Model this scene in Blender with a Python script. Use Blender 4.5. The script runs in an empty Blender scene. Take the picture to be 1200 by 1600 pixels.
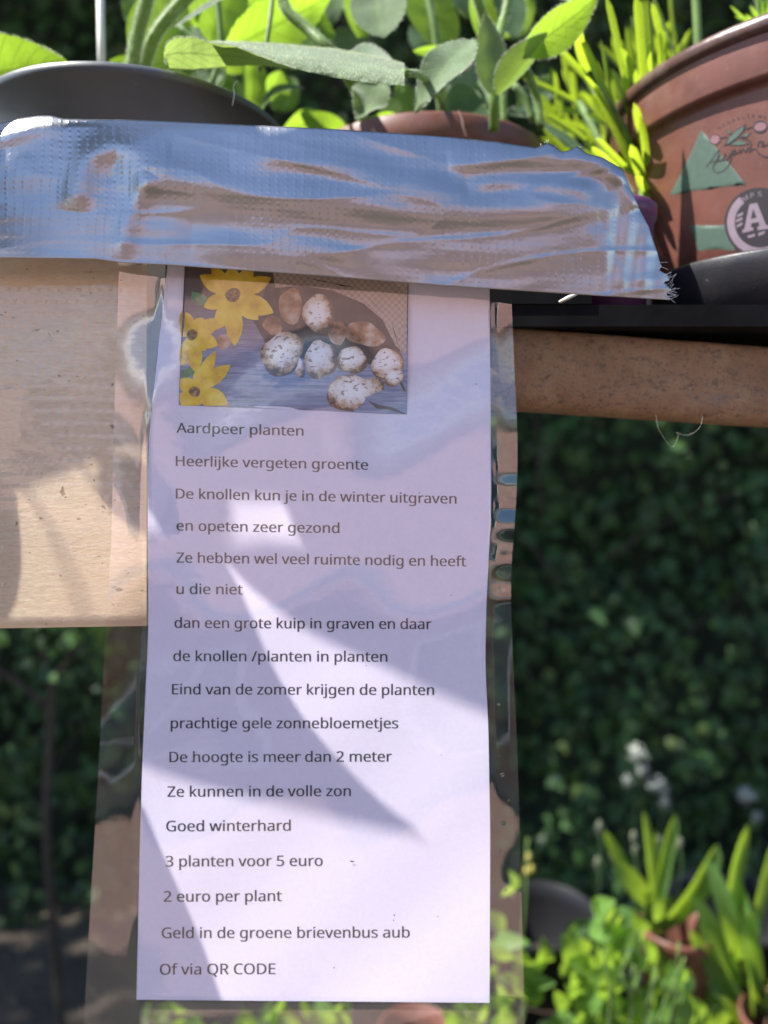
import bpy, math, random, json
from mathutils import Vector as V, Matrix, noise
from mathutils.geometry import delaunay_2d_cdt
random.seed(7)
R = math.radians
S = bpy.context.scene
COL = S.collection

# ------------------------------------------------------------------ camera, sky, sun, exposure
F = 1177.0                      # focal length in pixels of the 1200 px wide photograph
PITCH = R(4)
CAM = V((0, 0, 1.25))
FW = V((0, math.cos(PITCH), -math.sin(PITCH)))
UP = V((0, math.sin(PITCH), math.cos(PITCH)))
RT = V((1, 0, 0))
cd = bpy.data.cameras.new('camera')
cam = bpy.data.objects.new('camera', cd); COL.objects.link(cam)
cam.location = CAM
cam.rotation_euler = (R(90) - PITCH, 0, 0)
cd.sensor_fit = 'HORIZONTAL'; cd.sensor_width = 36; cd.lens = 36 * F / 1200
cd.clip_start = 0.02; cd.clip_end = 500
cd.dof.use_dof = True; cd.dof.focus_distance = 0.254; cd.dof.aperture_fstop = 8.2
S.camera = cam

SUN = V((-.55, -.095, .83)).normalized()
w = bpy.data.worlds.new('World'); S.world = w; w.use_nodes = True
nt = w.node_tree
sky = nt.nodes.new('ShaderNodeTexSky'); sky.sky_type = 'NISHITA'; sky.sun_disc = False
sky.sun_elevation = math.asin(SUN.z); sky.sun_rotation = math.atan2(SUN.x, SUN.y)
sky.air_density = 1.0; sky.dust_density = .2; sky.ozone_density = 3.0
bg = nt.nodes['Background']; bg.inputs['Strength'].default_value = 0.115
nt.links.new(sky.outputs[0], bg.inputs['Color'])
sl = bpy.data.lights.new('sun', 'SUN'); sl.energy = 5.0; sl.angle = R(.5); sl.color = (1, .96, .90)
so = bpy.data.objects.new('sun', sl); COL.objects.link(so)
so.rotation_euler = SUN.to_track_quat('Z', 'Y').to_euler()
S.view_settings.view_transform = 'Standard'; S.view_settings.look = 'None'
S.view_settings.gamma = 1; S.view_settings.exposure = 1.34
S.render.engine = 'CYCLES'
S.cycles.max_bounces = 10; S.cycles.transparent_max_bounces = 16
S.cycles.transmission_bounces = 6; S.cycles.sample_clamp_indirect = 6

def U(px, py, d):
    """the point that stands D metres in front of the lens, seen at pixel px, py of the 1200x1600 photograph"""
    return CAM + d * ((px - 600) / F * RT + (800 - py) / F * UP + FW)

# ------------------------------------------------------------------ helpers
class MB:
    def __init__(s): s.v = []; s.f = []; s.uv = []; s.mi = []
    def add(s, verts, faces, uvs=None, mi=0):
        o = len(s.v); s.v += [tuple(p) for p in verts]
        for f in faces:
            s.f.append([i + o for i in f]); s.mi.append(mi)
            s.uv.append([uvs[i] for i in f] if uvs else [(0, 0)] * len(f))
    def build(s, name, mats, parent=None, smooth=True, solid=0):
        m = bpy.data.meshes.new(name)
        m.from_pydata(s.v, [], s.f)
        if not isinstance(mats, (list, tuple)): mats = [mats]
        for x in mats: m.materials.append(x)
        ul = m.uv_layers.new(name='UVMap')
        flat = [c for f in s.uv for p in f for c in p]
        ul.data.foreach_set('uv', flat)
        m.polygons.foreach_set('material_index', s.mi)
        m.polygons.foreach_set('use_smooth', [smooth] * len(s.f))
        m.update()
        o = bpy.data.objects.new(name, m); COL.objects.link(o)
        if parent: o.parent = parent
        if solid:
            md = o.modifiers.new('thickness', 'SOLIDIFY'); md.thickness = solid; md.offset = 0
        return o

def tag(o, label=None, cat=None, group=None, kind=None):
    if label: o['label'] = label
    if cat: o['category'] = cat
    if group: o['group'] = group
    if kind: o['kind'] = kind
    return o

def thing(name, label, cat, group=None):
    o = bpy.data.objects.new(name, None); COL.objects.link(o); o.empty_display_size = .02
    return tag(o, label, cat, group)

def grid(mb, fn, nu, nv, mi=0, uvfn=None):
    vs, uv, fs = [], [], []
    for j in range(nv + 1):
        for i in range(nu + 1):
            u, v = i / nu, j / nv
            vs.append(fn(u, v)); uv.append(uvfn(u, v) if uvfn else (u, v))
    for j in range(nv):
        for i in range(nu):
            a = j * (nu + 1) + i
            fs.append((a, a + nu + 1, a + nu + 2, a + 1))
    mb.add(vs, fs, uv, mi)

def box(mb, c, s, mi=0, rz=0):
    c = V(c); m = Matrix.Rotation(rz, 3, 'Z')
    vs = [c + m @ V((x * s[0] / 2, y * s[1] / 2, z * s[2] / 2)) for x in (-1, 1) for y in (-1, 1) for z in (-1, 1)]
    for f in ((0, 1, 3, 2), (4, 6, 7, 5), (0, 4, 5, 1), (2, 3, 7, 6), (0, 2, 6, 4), (1, 5, 7, 3)):
        mb.add([vs[i] for i in f], [(0, 1, 2, 3)], [(0, 0), (1, 0), (1, 1), (0, 1)], mi)

def tube(mb, pts, rads, seg=8, mi=0, cap=True):
    pts = [V(p) for p in pts]
    if not isinstance(rads, (list, tuple)): rads = [rads] * len(pts)
    n = len(pts); ref = V((.31, .2, .93)); vs, uv, fs = [], [], []
    for i, p in enumerate(pts):
        t = (pts[min(i + 1, n - 1)] - pts[max(i - 1, 0)]).normalized()
        a = t.cross(ref)
        if a.length < .05: a = t.cross(V((1, 0, 0)))
        a.normalize(); b = t.cross(a)
        for k in range(seg):
            q = 2 * math.pi * k / seg
            vs.append(p + rads[i] * (math.cos(q) * a + math.sin(q) * b)); uv.append((k / seg, i / max(1, n - 1)))
    for i in range(n - 1):
        for k in range(seg):
            fs.append((i * seg + k, i * seg + (k + 1) % seg, (i + 1) * seg + (k + 1) % seg, (i + 1) * seg + k))
    if cap:
        fs.append(tuple(range(seg))[::-1]); fs.append(tuple((n - 1) * seg + k for k in range(seg)))
    mb.add(vs, fs, uv, mi)

def curve(pts, n=8):
    """Catmull-Rom through the points"""
    pts = [V(p) for p in pts]; P = [2 * pts[0] - pts[1]] + pts + [2 * pts[-1] - pts[-2]]; out = []
    for i in range(1, len(P) - 2):
        for k in range(n):
            t = k / n; a, b, c, d = P[i - 1], P[i], P[i + 1], P[i + 2]
            out.append(.5 * (2 * b + (c - a) * t + (2 * a - 5 * b + 4 * c - d) * t * t + (3 * b - a - 3 * c + d) * t ** 3))
    return out + [pts[-1]]

def lathe(mb, prof, c, seg=72, mi=0):
    c = V(c); vs, uv, fs = [], [], []
    for i, (r, z) in enumerate(prof):
        for k in range(seg):
            q = 2 * math.pi * k / seg
            vs.append(c + V((r * math.cos(q), r * math.sin(q), z))); uv.append((k / seg, i / (len(prof) - 1)))
    for i in range(len(prof) - 1):
        for k in range(seg):
            fs.append((i * seg + k, i * seg + (k + 1) % seg, (i + 1) * seg + (k + 1) % seg, (i + 1) * seg + k))
    mb.add(vs, fs, uv, mi)

SHAPES = {
    'ovate': lambda v: max(0.0, math.sin(math.pi * min(1, v) ** .75)) ** .85,
    'lance': lambda v: max(0.0, math.sin(math.pi * v ** .85)) ** .9,
    'round': lambda v: max(0.0, 1 - abs(2 * v - 1) ** 2.4) ** .5,
    'strap': lambda v: min(1, .55 + v * 1.2) * (1 - max(0, (v - .62) / .38) ** 2.2) ** .6 if v < 1 else 0,
    'needle': lambda v: min(1, .7 + v) * (1 - max(0, (v - .75) / .25) ** 2) ** .5 if v < 1 else 0,
}
def leaf(mb, base, tip, width, nrm=None, bend=0, fold=.25, shape='ovate', serr=0, wav=0, nu=6, nv=14, hair=0, droop=None, twist=0, seed=0, mi=0, hmi=1):
    base, tip = V(base), V(tip); a = tip - base; L = a.length
    n = V(nrm) if nrm is not None else V((0, -1, .35))
    ad = a.normalized(); n = (n - ad * n.dot(ad))
    if n.length < .01: n = V((0, 0, 1)) - ad * ad.z
    n.normalize(); rn = random.Random(seed * 131 + int(abs(base.x * 1e4)) + int(abs(tip.z * 1e4)))
    ph = rn.uniform(0, 6)
    def P(u, v):
        q = (u - .5) * 2
        tw = twist * (v - .3)
        nn = Matrix.Rotation(tw, 3, ad) @ n; sd = ad.cross(nn)
        hw = width / 2 * SHAPES[shape](v)
        if serr: hw *= 1 + serr * ((v * L / .004) % 1 - .5)
        p = base + a * v + n * (bend * L * 4 * v * (1 - v))
        if droop: p += V((0, 0, -1)) * droop * L * v * v
        quilt = .0003 * math.sin(v * L / .0022 + abs(q) * 3) * (1 - abs(q)) if width > .01 else 0
        return p + sd * q * hw + nn * (fold * abs(q) ** 1.3 * hw + wav * math.sin(v * 9 + ph + (1.6 if q > 0 else 0)) * abs(q) ** 1.5 * width + quilt)
    grid(mb, P, nu, nv, mi, lambda u, v: (u, v))
    if hair:
        for k in range(int(hair * 2.2)):
            v = rn.uniform(.02, .98); u = rn.choice((0, 1, 0, 1, rn.random()))
            p = P(u, v); q = P(min(1, u + .05) if u < .5 else u - .05, v)
            d = (p - q)
            d = d.normalized() if d.length > 1e-7 else n
            if 0 < u < 1: d = n * rn.choice((-1, 1))
            d = (d + V((rn.gauss(0, .35), rn.gauss(0, .35), rn.gauss(0, .35)))).normalized()
            hair1(mb, p, d, rn.uniform(.0005, .0015), hmi)
def hair1(mb, p, d, L, mi=1):
    s = d.cross(FW); s = s.normalized() * .00008 if s.length > .01 else RT * .00008
    mb.add([p - s, p + s, p + d * L * .6 + s * .5, p + d * L, p + d * L * .6 - s * .5], [(0, 1, 2, 3, 4)], [(0, 0)] * 5, mi)
def hairy_tube(mb, pts, rads, hair=200, mi=0, hmi=1, seg=8):
    tube(mb, pts, rads, seg, mi)
    pts = [V(p) for p in pts]
    for k in range(hair):
        t = random.random() * (len(pts) - 1); i = min(int(t), len(pts) - 2)
        p = pts[i].lerp(pts[i + 1], t - i); r = rads[i] if isinstance(rads, (list, tuple)) else rads
        ax = (pts[i + 1] - pts[i]).normalized()
        d = V((random.gauss(0, 1), random.gauss(0, 1), random.gauss(0, 1))); d -= ax * d.dot(ax)
        if d.length < .1: continue
        d.normalize(); hair1(mb, p + d * r, (d + ax * random.gauss(0, .25)).normalized(), random.uniform(.0008, .0020), hmi)

def poly_mesh(mb, poly, fn, step, mi=0, uvfn=None):
    """a filled 2-D outline with inner points every STEP, each point carried to 3-D by fn"""
    xs = [p[0] for p in poly]; ys = [p[1] for p in poly]
    def inside(x, y):
        r = False; j = len(poly) - 1
        for i in range(len(poly)):
            if (poly[i][1] > y) != (poly[j][1] > y) and x < (poly[j][0] - poly[i][0]) * (y - poly[i][1]) / (poly[j][1] - poly[i][1]) + poly[i][0]: r = not r
            j = i
        return r
    pts = [V(p[:2]) for p in poly]; n = len(pts)
    x = min(xs) + step / 2
    while x < max(xs):
        y = min(ys) + step / 2
        while y < max(ys):
            if inside(x, y) and min((V((x, y)) - p).length for p in pts[:n]) > step * .3: pts.append(V((x, y)))
            y += step
        x += step
    r = delaunay_2d_cdt(pts, [], [list(range(n))], 1, 1e-6)
    mb.add([fn(p.x, p.y) for p in r[0]], [tuple(f) for f in r[2]], [uvfn(p.x, p.y) if uvfn else ((p.x - min(xs)) / (max(xs) - min(xs)), (p.y - min(ys)) / (max(ys) - min(ys))) for p in r[0]], mi)

def ell(cx, cy, rx, ry, n=24, rot=0, jit=0, seed=1):
    rn = random.Random(seed); out = []
    ph = [rn.uniform(0, 6) for _ in range(3)]
    for k in range(n):
        q = 2 * math.pi * k / n; r = 1 + jit * (math.sin(2 * q + ph[0]) + .6 * math.sin(3 * q + ph[1]) + .4 * math.sin(5 * q + ph[2]))
        x, y = rx * r * math.cos(q), ry * r * math.sin(q)
        out.append((cx + x * math.cos(rot) - y * math.sin(rot), cy + x * math.sin(rot) + y * math.cos(rot)))
    return out

def interp(tab, x):
    if x <= tab[0][0]: return tab[0][1]
    for (a, b), (c, d) in zip(tab, tab[1:]):
        if x <= c: return b + (d - b) * (x - a) / (c - a)
    return tab[-1][1]
def sinterp(tab, x):
    """smooth version of interp"""
    w = 14
    return sum(interp(tab, x + k * w) for k in (-2, -1, 0, 1, 2)) / 5

# ------------------------------------------------------------------ materials
class N:
    """a small wrapper that makes node graphs short"""
    def __init__(s, name):
        s.m = bpy.data.materials.new(name); s.m.use_nodes = True; s.t = s.m.node_tree; s.t.nodes.clear()
        s.out = s.t.nodes.new('ShaderNodeOutputMaterial')
    def n(s, typ, ins={}, **kw):
        x = s.t.nodes.new('ShaderNode' + typ)
        for k, v in kw.items(): setattr(x, k, v)
        for k, v in ins.items(): s.set(x.inputs[k], v)
        return x
    def set(s, sock, v):
        if isinstance(v, bpy.types.NodeSocket): s.t.links.new(v, sock)
        elif isinstance(v, bpy.types.Node): s.t.links.new(v.outputs[0], sock)
        else: sock.default_value = v
    def math(s, op, a, b=0.0, c=0.0):
        x = s.n('Math', operation=op); s.set(x.inputs[0], a); s.set(x.inputs[1], b); s.set(x.inputs[2], c); return x.outputs[0]
    def noise(s, scale, detail=4, rough=.55, vec=None, dist=0):
        x = s.n('TexNoise', {'Scale': scale, 'Detail': detail, 'Roughness': rough, 'Distortion': dist})
        s.t.links.new(vec if vec is not None else s.obj(), x.inputs['Vector']); return x.outputs['Fac']
    def obj(s):
        if not hasattr(s, 'tc'): s.tc = s.n('TexCoord')
        return s.tc.outputs['Object']
    def uv(s):
        s.obj(); return s.tc.outputs['UV']
    def xyz(s, vec):
        x = s.n('SeparateXYZ'); s.t.links.new(vec, x.inputs[0]); return x.outputs
    def scale(s, vec, sc):
        x = s.n('Mapping'); s.t.links.new(vec, x.inputs[0]); x.inputs['Scale'].default_value = sc; return x.outputs[0]
    def ramp(s, fac, stops):
        x = s.n('ValToRGB'); s.set(x.inputs[0], fac); e = x.color_ramp.elements
        while len(e) < len(stops): e.new(.5)
        for i, (p, c) in enumerate(stops): e[i].position = p; e[i].color = (*c, 1) if len(c) == 3 else c
        return x.outputs[0]
    def mix(s, fac, a, b, blend='MIX'):
        x = s.n('Mix', data_type='RGBA', blend_type=blend)
        for k, v in (('Factor', fac),): s.set(x.inputs[0], v)
        for i, v in ((6, a), (7, b)):
            s.set(x.inputs[i], (*v, 1) if isinstance(v, tuple) and len(v) == 3 else v)
        return x.outputs[2]
    def bump(s, h, dist=.001, strength=1.0, nrm=None):
        x = s.n('Bump', {'Strength': strength, 'Distance': dist, 'Height': h})
        if nrm is not None: s.t.links.new(nrm, x.inputs['Normal'])
        return x.outputs[0]
    def bsdf(s, col, rough=.5, metal=0, spec=.5, normal=None, **kw):
        x = s.n('BsdfPrincipled'); s.set(x.inputs['Base Color'], (*col, 1) if isinstance(col, tuple) and len(col) == 3 else col)
        s.set(x.inputs['Roughness'], rough); s.set(x.inputs['Metallic'], metal); s.set(x.inputs['Specular IOR Level'], spec)
        if normal is not None: s.set(x.inputs['Normal'], normal)
        for k, v in kw.items(): s.set(x.inputs[k.replace('_', ' ')], v)
        return x.outputs[0]
    def surf(s, sh): s.t.links.new(sh, s.out.inputs['Surface']); return s.m

def simple(name, col, rough=.5, metal=0, spec=.5, nscale=0, namt=.3, bump=0, bscale=200, dusty=0, **kw):
    k = N(name); c = (*col, 1)
    if nscale:
        f = k.noise(nscale, 6)
        c = k.ramp(f, [(.3, tuple(x * (1 - namt) for x in col)), (.7, tuple(min(1, x * (1 + namt)) for x in col))])
    nb = k.bump(k.noise(bscale, 5), bump) if bump else None
    if dusty:
        d_ = k.ramp(k.noise(38, 7, .72), [(.50, (0,) * 3), (.72, (1,) * 3)]); sp_ = k.math('GREATER_THAN', k.noise(420, 3, .7), .70)
        dm = k.math('MINIMUM', k.math('ADD', k.math('MULTIPLY', d_, dusty), k.math('MULTIPLY', sp_, .5)), 1.0)
        c = k.mix(dm, c, (.24, .20, .17)); rough = k.math('MULTIPLY_ADD', dm, .4, rough)
    return k.surf(k.bsdf(c, rough, metal, spec, nb, **kw))

def leaf_mat(name, col, trans, tw=.45, rough=.45, sheen=0, vein=(1.5, 1.5, 1.2), nveins=13, vscale=1.0):
    k = N(name); x = k.xyz(k.uv()); u, v = x[0], x[1]
    q = k.math('ABSOLUTE', k.math('SUBTRACT', u, .5))
    mid = k.math('LESS_THAN', q, .032)
    sv = k.math('PINGPONG', k.math('MULTIPLY', k.math('SUBTRACT', v, k.math('MULTIPLY', q, .45)), nveins), .5)
    side = k.math('LESS_THAN', sv, .065)
    vn = k.math('MAXIMUM', mid, k.math('MULTIPLY', side, .7))
    f = k.noise(90, 5)
    base = k.ramp(f, [(.3, tuple(c * .75 for c in col)), (.7, tuple(c * 1.25 for c in col))])
    base = k.mix(k.math('MULTIPLY', vn, .55 * vscale), base, tuple(min(1, c * m) for c, m in zip(col, vein)))
    tr = k.mix(k.math('MULTIPLY', vn, .75 * vscale), (*trans, 1), tuple(c * .45 for c in trans))
    tr = k.mix(k.math('MULTIPLY', k.noise(60, 3), .75), tr, tuple(c * .7 for c in trans))
    cell = k.n('TexVoronoi', {'Scale': 700.0}); k.t.links.new(k.obj(), cell.inputs['Vector'])
    h = k.math('ADD', k.math('MULTIPLY', cell.outputs['Distance'], .4), k.math('MULTIPLY', vn, -.8))
    nb = k.bump(h, .0005, .6)
    p = k.bsdf(base, rough, 0, .35, nb, Sheen_Weight=sheen, Sheen_Roughness=.4, Sheen_Tint=(.9, 1, .9, 1))
    t = k.n('BsdfTranslucent', {'Color': tr, 'Normal': nb}).outputs[0]
    mx = k.n('MixShader', {0: tw, 1: p, 2: t})
    return k.surf(mx.outputs[0])

def film_mat(name, gain=2.6, rough=.02, haze=.03, hz=(.8, .8, .85), ribs=False, bumpd=.00006):
    k = N(name)
    nf = k.noise(70, 3, .5); n2 = k.noise(420, 2, .5)
    h = k.math('ADD', k.math('MULTIPLY', nf, 1.0), k.math('MULTIPLY', n2, .045))
    nb = k.bump(h, bumpd, 1.0)
    if ribs:
        x = k.xyz(k.uv())
        row = k.math('PINGPONG', k.math('ADD', k.math('MULTIPLY', x[1], 30), k.math('MULTIPLY', k.noise(25, 2), .8)), .5)
        line = k.math('LESS_THAN', row, .16)
        dash = k.math('SINE', k.math('ADD', k.math('MULTIPLY', x[0], 190), k.math('MULTIPLY', x[1], 60)))
        rb = k.math('MULTIPLY', line, k.math('MULTIPLY_ADD', dash, .5, .5))
        rb = k.math('MULTIPLY', rb, k.math('GREATER_THAN', k.noise(40, 2), .45))
        nb = k.bump(rb, .00030, 1.0, nb)
    fr = k.n('Fresnel', {'IOR': 1.5, 'Normal': nb}).outputs[0]
    fac = k.math('MINIMUM', k.math('MULTIPLY', fr, gain), .26)
    tr = k.n('BsdfTransparent', {'Color': (.97, .97, .98, 1)}).outputs[0]
    df = k.n('BsdfDiffuse', {'Color': (*hz, 1)}).outputs[0]
    gl = k.n('BsdfGlossy', {'Color': (1, 1, 1, 1), 'Roughness': rough, 'Normal': nb}).outputs[0]
    a = k.n('MixShader', {0: haze, 1: tr, 2: df}).outputs[0]
    b = k.n('MixShader', {0: fac, 1: a, 2: gl}).outputs[0]
    return k.surf(b)

M = {}
M['paper'] = simple('paper_white', (.77, .715, .81), .75, nscale=900, namt=.03, bump=.00004, bscale=1500)
M['ink'] = simple('ink', (.035, .033, .04), .7)
M['film'] = film_mat('laminate_film', 2.0, .012, .01)
M['margin'] = film_mat('laminate_margin', 3.6, .012, .01, bumpd=.00003)
M['clear_tape'] = film_mat('clear_ribbed_tape', 1.35, .09, .02, (.62, .60, .62), True, .00035)
M['hair'] = leaf_mat('hair', (.75, .8, .65), (.8, .85, .6), .5, .5)

def duct_mat():
    k = N('silver_duct_tape'); x = k.xyz(k.uv()); u, v = x[0], x[1]       # uv in units of 100 px of the photo
    wob = k.math('MULTIPLY', k.noise(30, 2), .25)
    col = k.math('PINGPONG', k.math('MULTIPLY', k.math('ADD', u, wob), 7.4), .5)
    line = k.math('SMOOTH_MIN', k.math('MULTIPLY', col, 4.0), 1.0, .3)
    dash = k.math('SINE', k.math('MULTIPLY', v, 62))
    d2 = k.math('MULTIPLY', k.math('SUBTRACT', 1.0, line), k.math('MULTIPLY_ADD', dash, .5, .5))
    vert = k.math('PINGPONG', k.math('MULTIPLY', v, 6), .5)
    h = k.math('ADD', d2, k.math('MULTIPLY', vert, .10))
    h = k.math('MULTIPLY', h, k.ramp(k.noise(28, 2), [(.36, (.12,) * 3), (.62, (1,) * 3)]))
    fine = k.bump(k.noise(500, 4), .00006)
    mid = k.bump(k.noise(45, 3), .0006, 1.0, fine)
    nb = k.bump(h, .000095, 1.0, mid)
    c = k.mix(k.noise(40, 5), (.36, .36, .37), (.48, .47, .48))
    ro = k.math('MULTIPLY_ADD', k.noise(120, 4), .14, .27)
    return k.surf(k.bsdf(c, ro, .88, .5, nb))
M['duct'] = duct_mat()

def wood_mat(name, c0, c1, spot, axis=(6, 60, 60), bump=.0004, rough=.7):
    k = N(name)
    g = k.noise(14, 8, .65, k.scale(k.obj(), (9, 34, 34)), .8); g2 = k.noise(60, 4, .6, k.scale(k.obj(), (6, 30, 30)))
    fine = k.noise(420, 4, .7, k.scale(k.obj(), (1, 2.6, 2.6)))
    c = k.ramp(k.math('ADD', k.math('MULTIPLY', g2, .25), k.math('ADD', k.math('MULTIPLY', g, .35), k.math('MULTIPLY', fine, .40))), [(.34, c0), (.66, c1)])
    c = k.mix(k.math('MULTIPLY', k.ramp(k.noise(22, 4), [(.4, (0,) * 3), (.7, (1,) * 3)]), .45), c, (c1[0], c1[1] * .84, c1[2] * .72))
    sp = k.math('LESS_THAN', k.noise(240, 3, .6, k.scale(k.obj(), (1, 1.7, 1.7))), .305)
    s2 = k.math('LESS_THAN', k.noise(110, 3, .6, k.scale(k.obj(), (1, 1.7, 1.7))), .275)
    sp = k.math('MAXIMUM', sp, s2)
    c = k.mix(k.math('MULTIPLY', sp, .7), c, spot)
    fl = k.math('GREATER_THAN', k.noise(190, 4, .7, k.scale(k.obj(), (1, 1.9, 1.9))), .735)
    c = k.mix(fl, c, (.85, .82, .72))
    h = k.math('ADD', k.math('ADD', k.math('MULTIPLY', g, .6), k.math('MULTIPLY', fine, .8)), k.math('ADD', k.math('MULTIPLY', sp, -.8), k.math('MULTIPLY', fl, .6)))
    return k.surf(k.bsdf(c, rough, 0, .3, k.bump(h, bump)))
M['plank'] = wood_mat('pale_wood', (.68, .50, .33), (.86, .72, .51), (.24, .13, .06), bump=.00014)

def rust_mat():
    k = N('rusty_paint')
    a = k.noise(55, 7, .7); b = k.noise(230, 6, .75, k.scale(k.obj(), (1, 1.5, 1.5))); c_ = k.noise(600, 3, .6)
    c = k.ramp(a, [(.3, (.27, .15, .09)), (.5, (.38, .225, .13)), (.7, (.48, .32, .20))])
    b2 = k.noise(620, 4, .7, k.scale(k.obj(), (1, 1.3, 1.3)))
    pit = k.ramp(k.math('MINIMUM', b, k.math('ADD', b2, .03)), [(.38, (1,) * 3), (.46, (0,) * 3)])
    c = k.mix(k.math('MULTIPLY', pit, .75), c, (.09, .075, .075))
    gr = k.ramp(k.noise(26, 5, .65), [(.55, (0,) * 3), (.68, (1,) * 3)])
    c = k.mix(k.math('MULTIPLY', gr, .6), c, (.25, .22, .22))
    c = k.mix(k.math('MULTIPLY', c_, .3), c, (.55, .36, .2))
    fl = k.math('GREATER_THAN', k.noise(160, 4, .75), .72)
    c = k.mix(fl, c, (.72, .66, .60))
    h = k.math('ADD', k.math('MULTIPLY', b, .9), k.math('MULTIPLY', c_, .5))
    return k.surf(k.bsdf(c, .78, 0, .35, k.bump(h, .0018)))
M['rust'] = rust_mat()
M['blackboard'] = simple('black_board', (.022, .022, .025), .55, nscale=60, namt=.4, bump=.0003, bscale=150)
M['cloth'] = simple('black_ground_cloth', (.012, .012, .013), .95, spec=.1, nscale=60, namt=.4)
M['blackplastic'] = simple('black_plastic', (.022, .022, .026), .42, dusty=.08, nscale=40, namt=.2, bump=.00008, bscale=900)
M['mattblack'] = simple('matt_black_plastic', (.012, .012, .014), .5, spec=.25)
M['greypot'] = simple('dark_grey_plastic', (.085, .095, .108), .42, dusty=.12, nscale=60, namt=.08, bump=.00005, bscale=1200)
M['terra'] = simple('terracotta_plastic', (.15, .055, .040), .42, nscale=80, namt=.15, dusty=.24, bump=.00008, bscale=900)
M['terra_rim'] = simple('terracotta_rim', (.085, .042, .034), .3, dusty=.3, nscale=90, namt=.25, bump=.0002, bscale=300)
M['purple'] = simple('purple_plastic', (.11, .035, .10), .45)
M['soil'] = simple('soil', (.045, .032, .022), .95, nscale=150, namt=.6, bump=.003, bscale=260)
M['print_green'] = simple('print_green', (.075, .118, .092), .5, nscale=400, namt=.08)
M['print_dark'] = simple('print_dark', (.028, .022, .025), .5)
M['print_lilac'] = simple('print_lilac', (.25, .19, .23), .5, nscale=300, namt=.08)
M['print_pink'] = simple('print_pink', (.24, .12, .14), .5)
M['cane'] = simple('pale_cane', (.82, .80, .70), .5, nscale=100, namt=.1)
M['sunleaf'] = leaf_mat('broad_leaf', (.10, .19, .045), (.46, .72, .05), .56, .5, .25, nveins=8, vscale=1.25)
M['underleaf'] = leaf_mat('leaf_underside', (.14, .20, .09), (.34, .47, .10), .5, .6, .5, nveins=9, vscale=1.4)
M['greyleaf'] = leaf_mat('felted_leaf', (.15, .22, .11), (.30, .46, .06), .34, .75, .8, nveins=17)
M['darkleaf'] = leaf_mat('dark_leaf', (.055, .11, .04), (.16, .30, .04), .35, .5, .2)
M['stem'] = leaf_mat('green_stem', (.15, .25, .055), (.42, .58, .08), .3, .5, .4, vscale=0)
M['needle'] = leaf_mat('needle_leaf', (.15, .27, .05), (.60, .80, .04), .5, .45, .3, vscale=0)
M['strap'] = leaf_mat('strap_leaf', (.11, .22, .07), (.54, .78, .05), .5, .35, .1, vscale=.2, nveins=3)
M['round'] = leaf_mat('round_leaf', (.12, .24, .05), (.50, .74, .06), .52, .5, .3, nveins=9)
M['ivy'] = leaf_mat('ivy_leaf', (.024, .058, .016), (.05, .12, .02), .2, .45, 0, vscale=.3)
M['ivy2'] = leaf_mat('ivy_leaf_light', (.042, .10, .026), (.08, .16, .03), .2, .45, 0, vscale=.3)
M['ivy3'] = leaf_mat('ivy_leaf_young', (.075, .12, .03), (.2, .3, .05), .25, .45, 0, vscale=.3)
M['whiteflower'] = simple('white_petals', (.36, .38, .32), .7)
M['palebud'] = simple('pale_bud', (.10, .11, .07), .7)
M['bark'] = simple('bark', (.05, .038, .028), .9, nscale=80, namt=.4, bump=.001, bscale=120)
M['fray'] = simple('fray_thread', (.75, .75, .78), .5)

# ------------------------------------------------------------------ the laminated sign
def slope(py):     # lean of the sheet against the picture plane, degrees: it curls towards the tape at its top
    return sinterp([(300, -6), (430, -5), (475, -2.5), (500, .3), (560, 3.2), (640, 4.6), (700, 5.0), (900, 5.2), (1700, 5.6)], py)
DT = {}
_d = .2470; _y = 380
while _y <= 1720:
    DT[_y] = _d
    _d -= math.tan(R(slope(_y))) * 4 * _d / F; _y += 4
def sheet(px, py):
    """depth of the paper"""
    yy = py - (px - 500) * .052
    yy = max(380, min(1715, yy)); a = int((yy - 380) // 4) * 4 + 380; t = (yy - a) / 4
    d = DT[a] * (1 - t) + DT.get(a + 4, DT[a]) * t
    d += .00022 * math.sin(px / 47 + py / 160) * math.sin(py / 61 + .8) + .0003 * math.sin(py / 118 + px / 300)
    return d
PL = [(380, 265), (415, 262), (520, 250), (690, 232), (850, 231), (980, 232), (1090, 227), (1200, 222), (1300, 219), (1568, 213), (1600, 212)]
PR = [(380, 764), (455, 765), (700, 767), (780, 768), (850, 765), (940, 760), (1040, 758), (1130, 763), (1300, 766), (1568, 765), (1600, 765)]
FLE = [(380, 186), (420, 186), (480, 184), (690, 177), (850, 174), (1000, 164), (1200, 154), (1400, 142), (1600, 131), (1720, 126)]
FRE = [(380, 798), (460, 799), (560, 803), (660, 808), (720, 809), (800, 806), (880, 799), (940, 798), (1040, 802), (1120, 806), (1250, 811), (1400, 815), (1600, 820), (1720, 822)]
YT = lambda px: 425 + (px - 260) * .058 - 18        # under the tape
YB = lambda px: 1562 + (px - 213) * .009
def paper_pt(u, v, off=0):
    px = .5; py = 1000
    for _ in range(3):
        py0 = YT(px); py = py0 + (YB(px) - py0) * v
        l, r = sinterp(PL, py), sinterp(PR, py); px = l + (r - l) * u
    return U(px, py, sheet(px, py) + off)
sign = thing('laminated_sign', 'laminated white notice with yellow flower picture and Dutch text, hanging from the silver tape', 'sign')
mb = MB(); grid(mb, lambda u, v: paper_pt(u, v), 70, 150)
paper = mb.build('paper_sheet', M['paper'], sign)
mb = MB(); grid(mb, lambda u, v: paper_pt(u, v, .00012), 10, 150)
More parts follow.
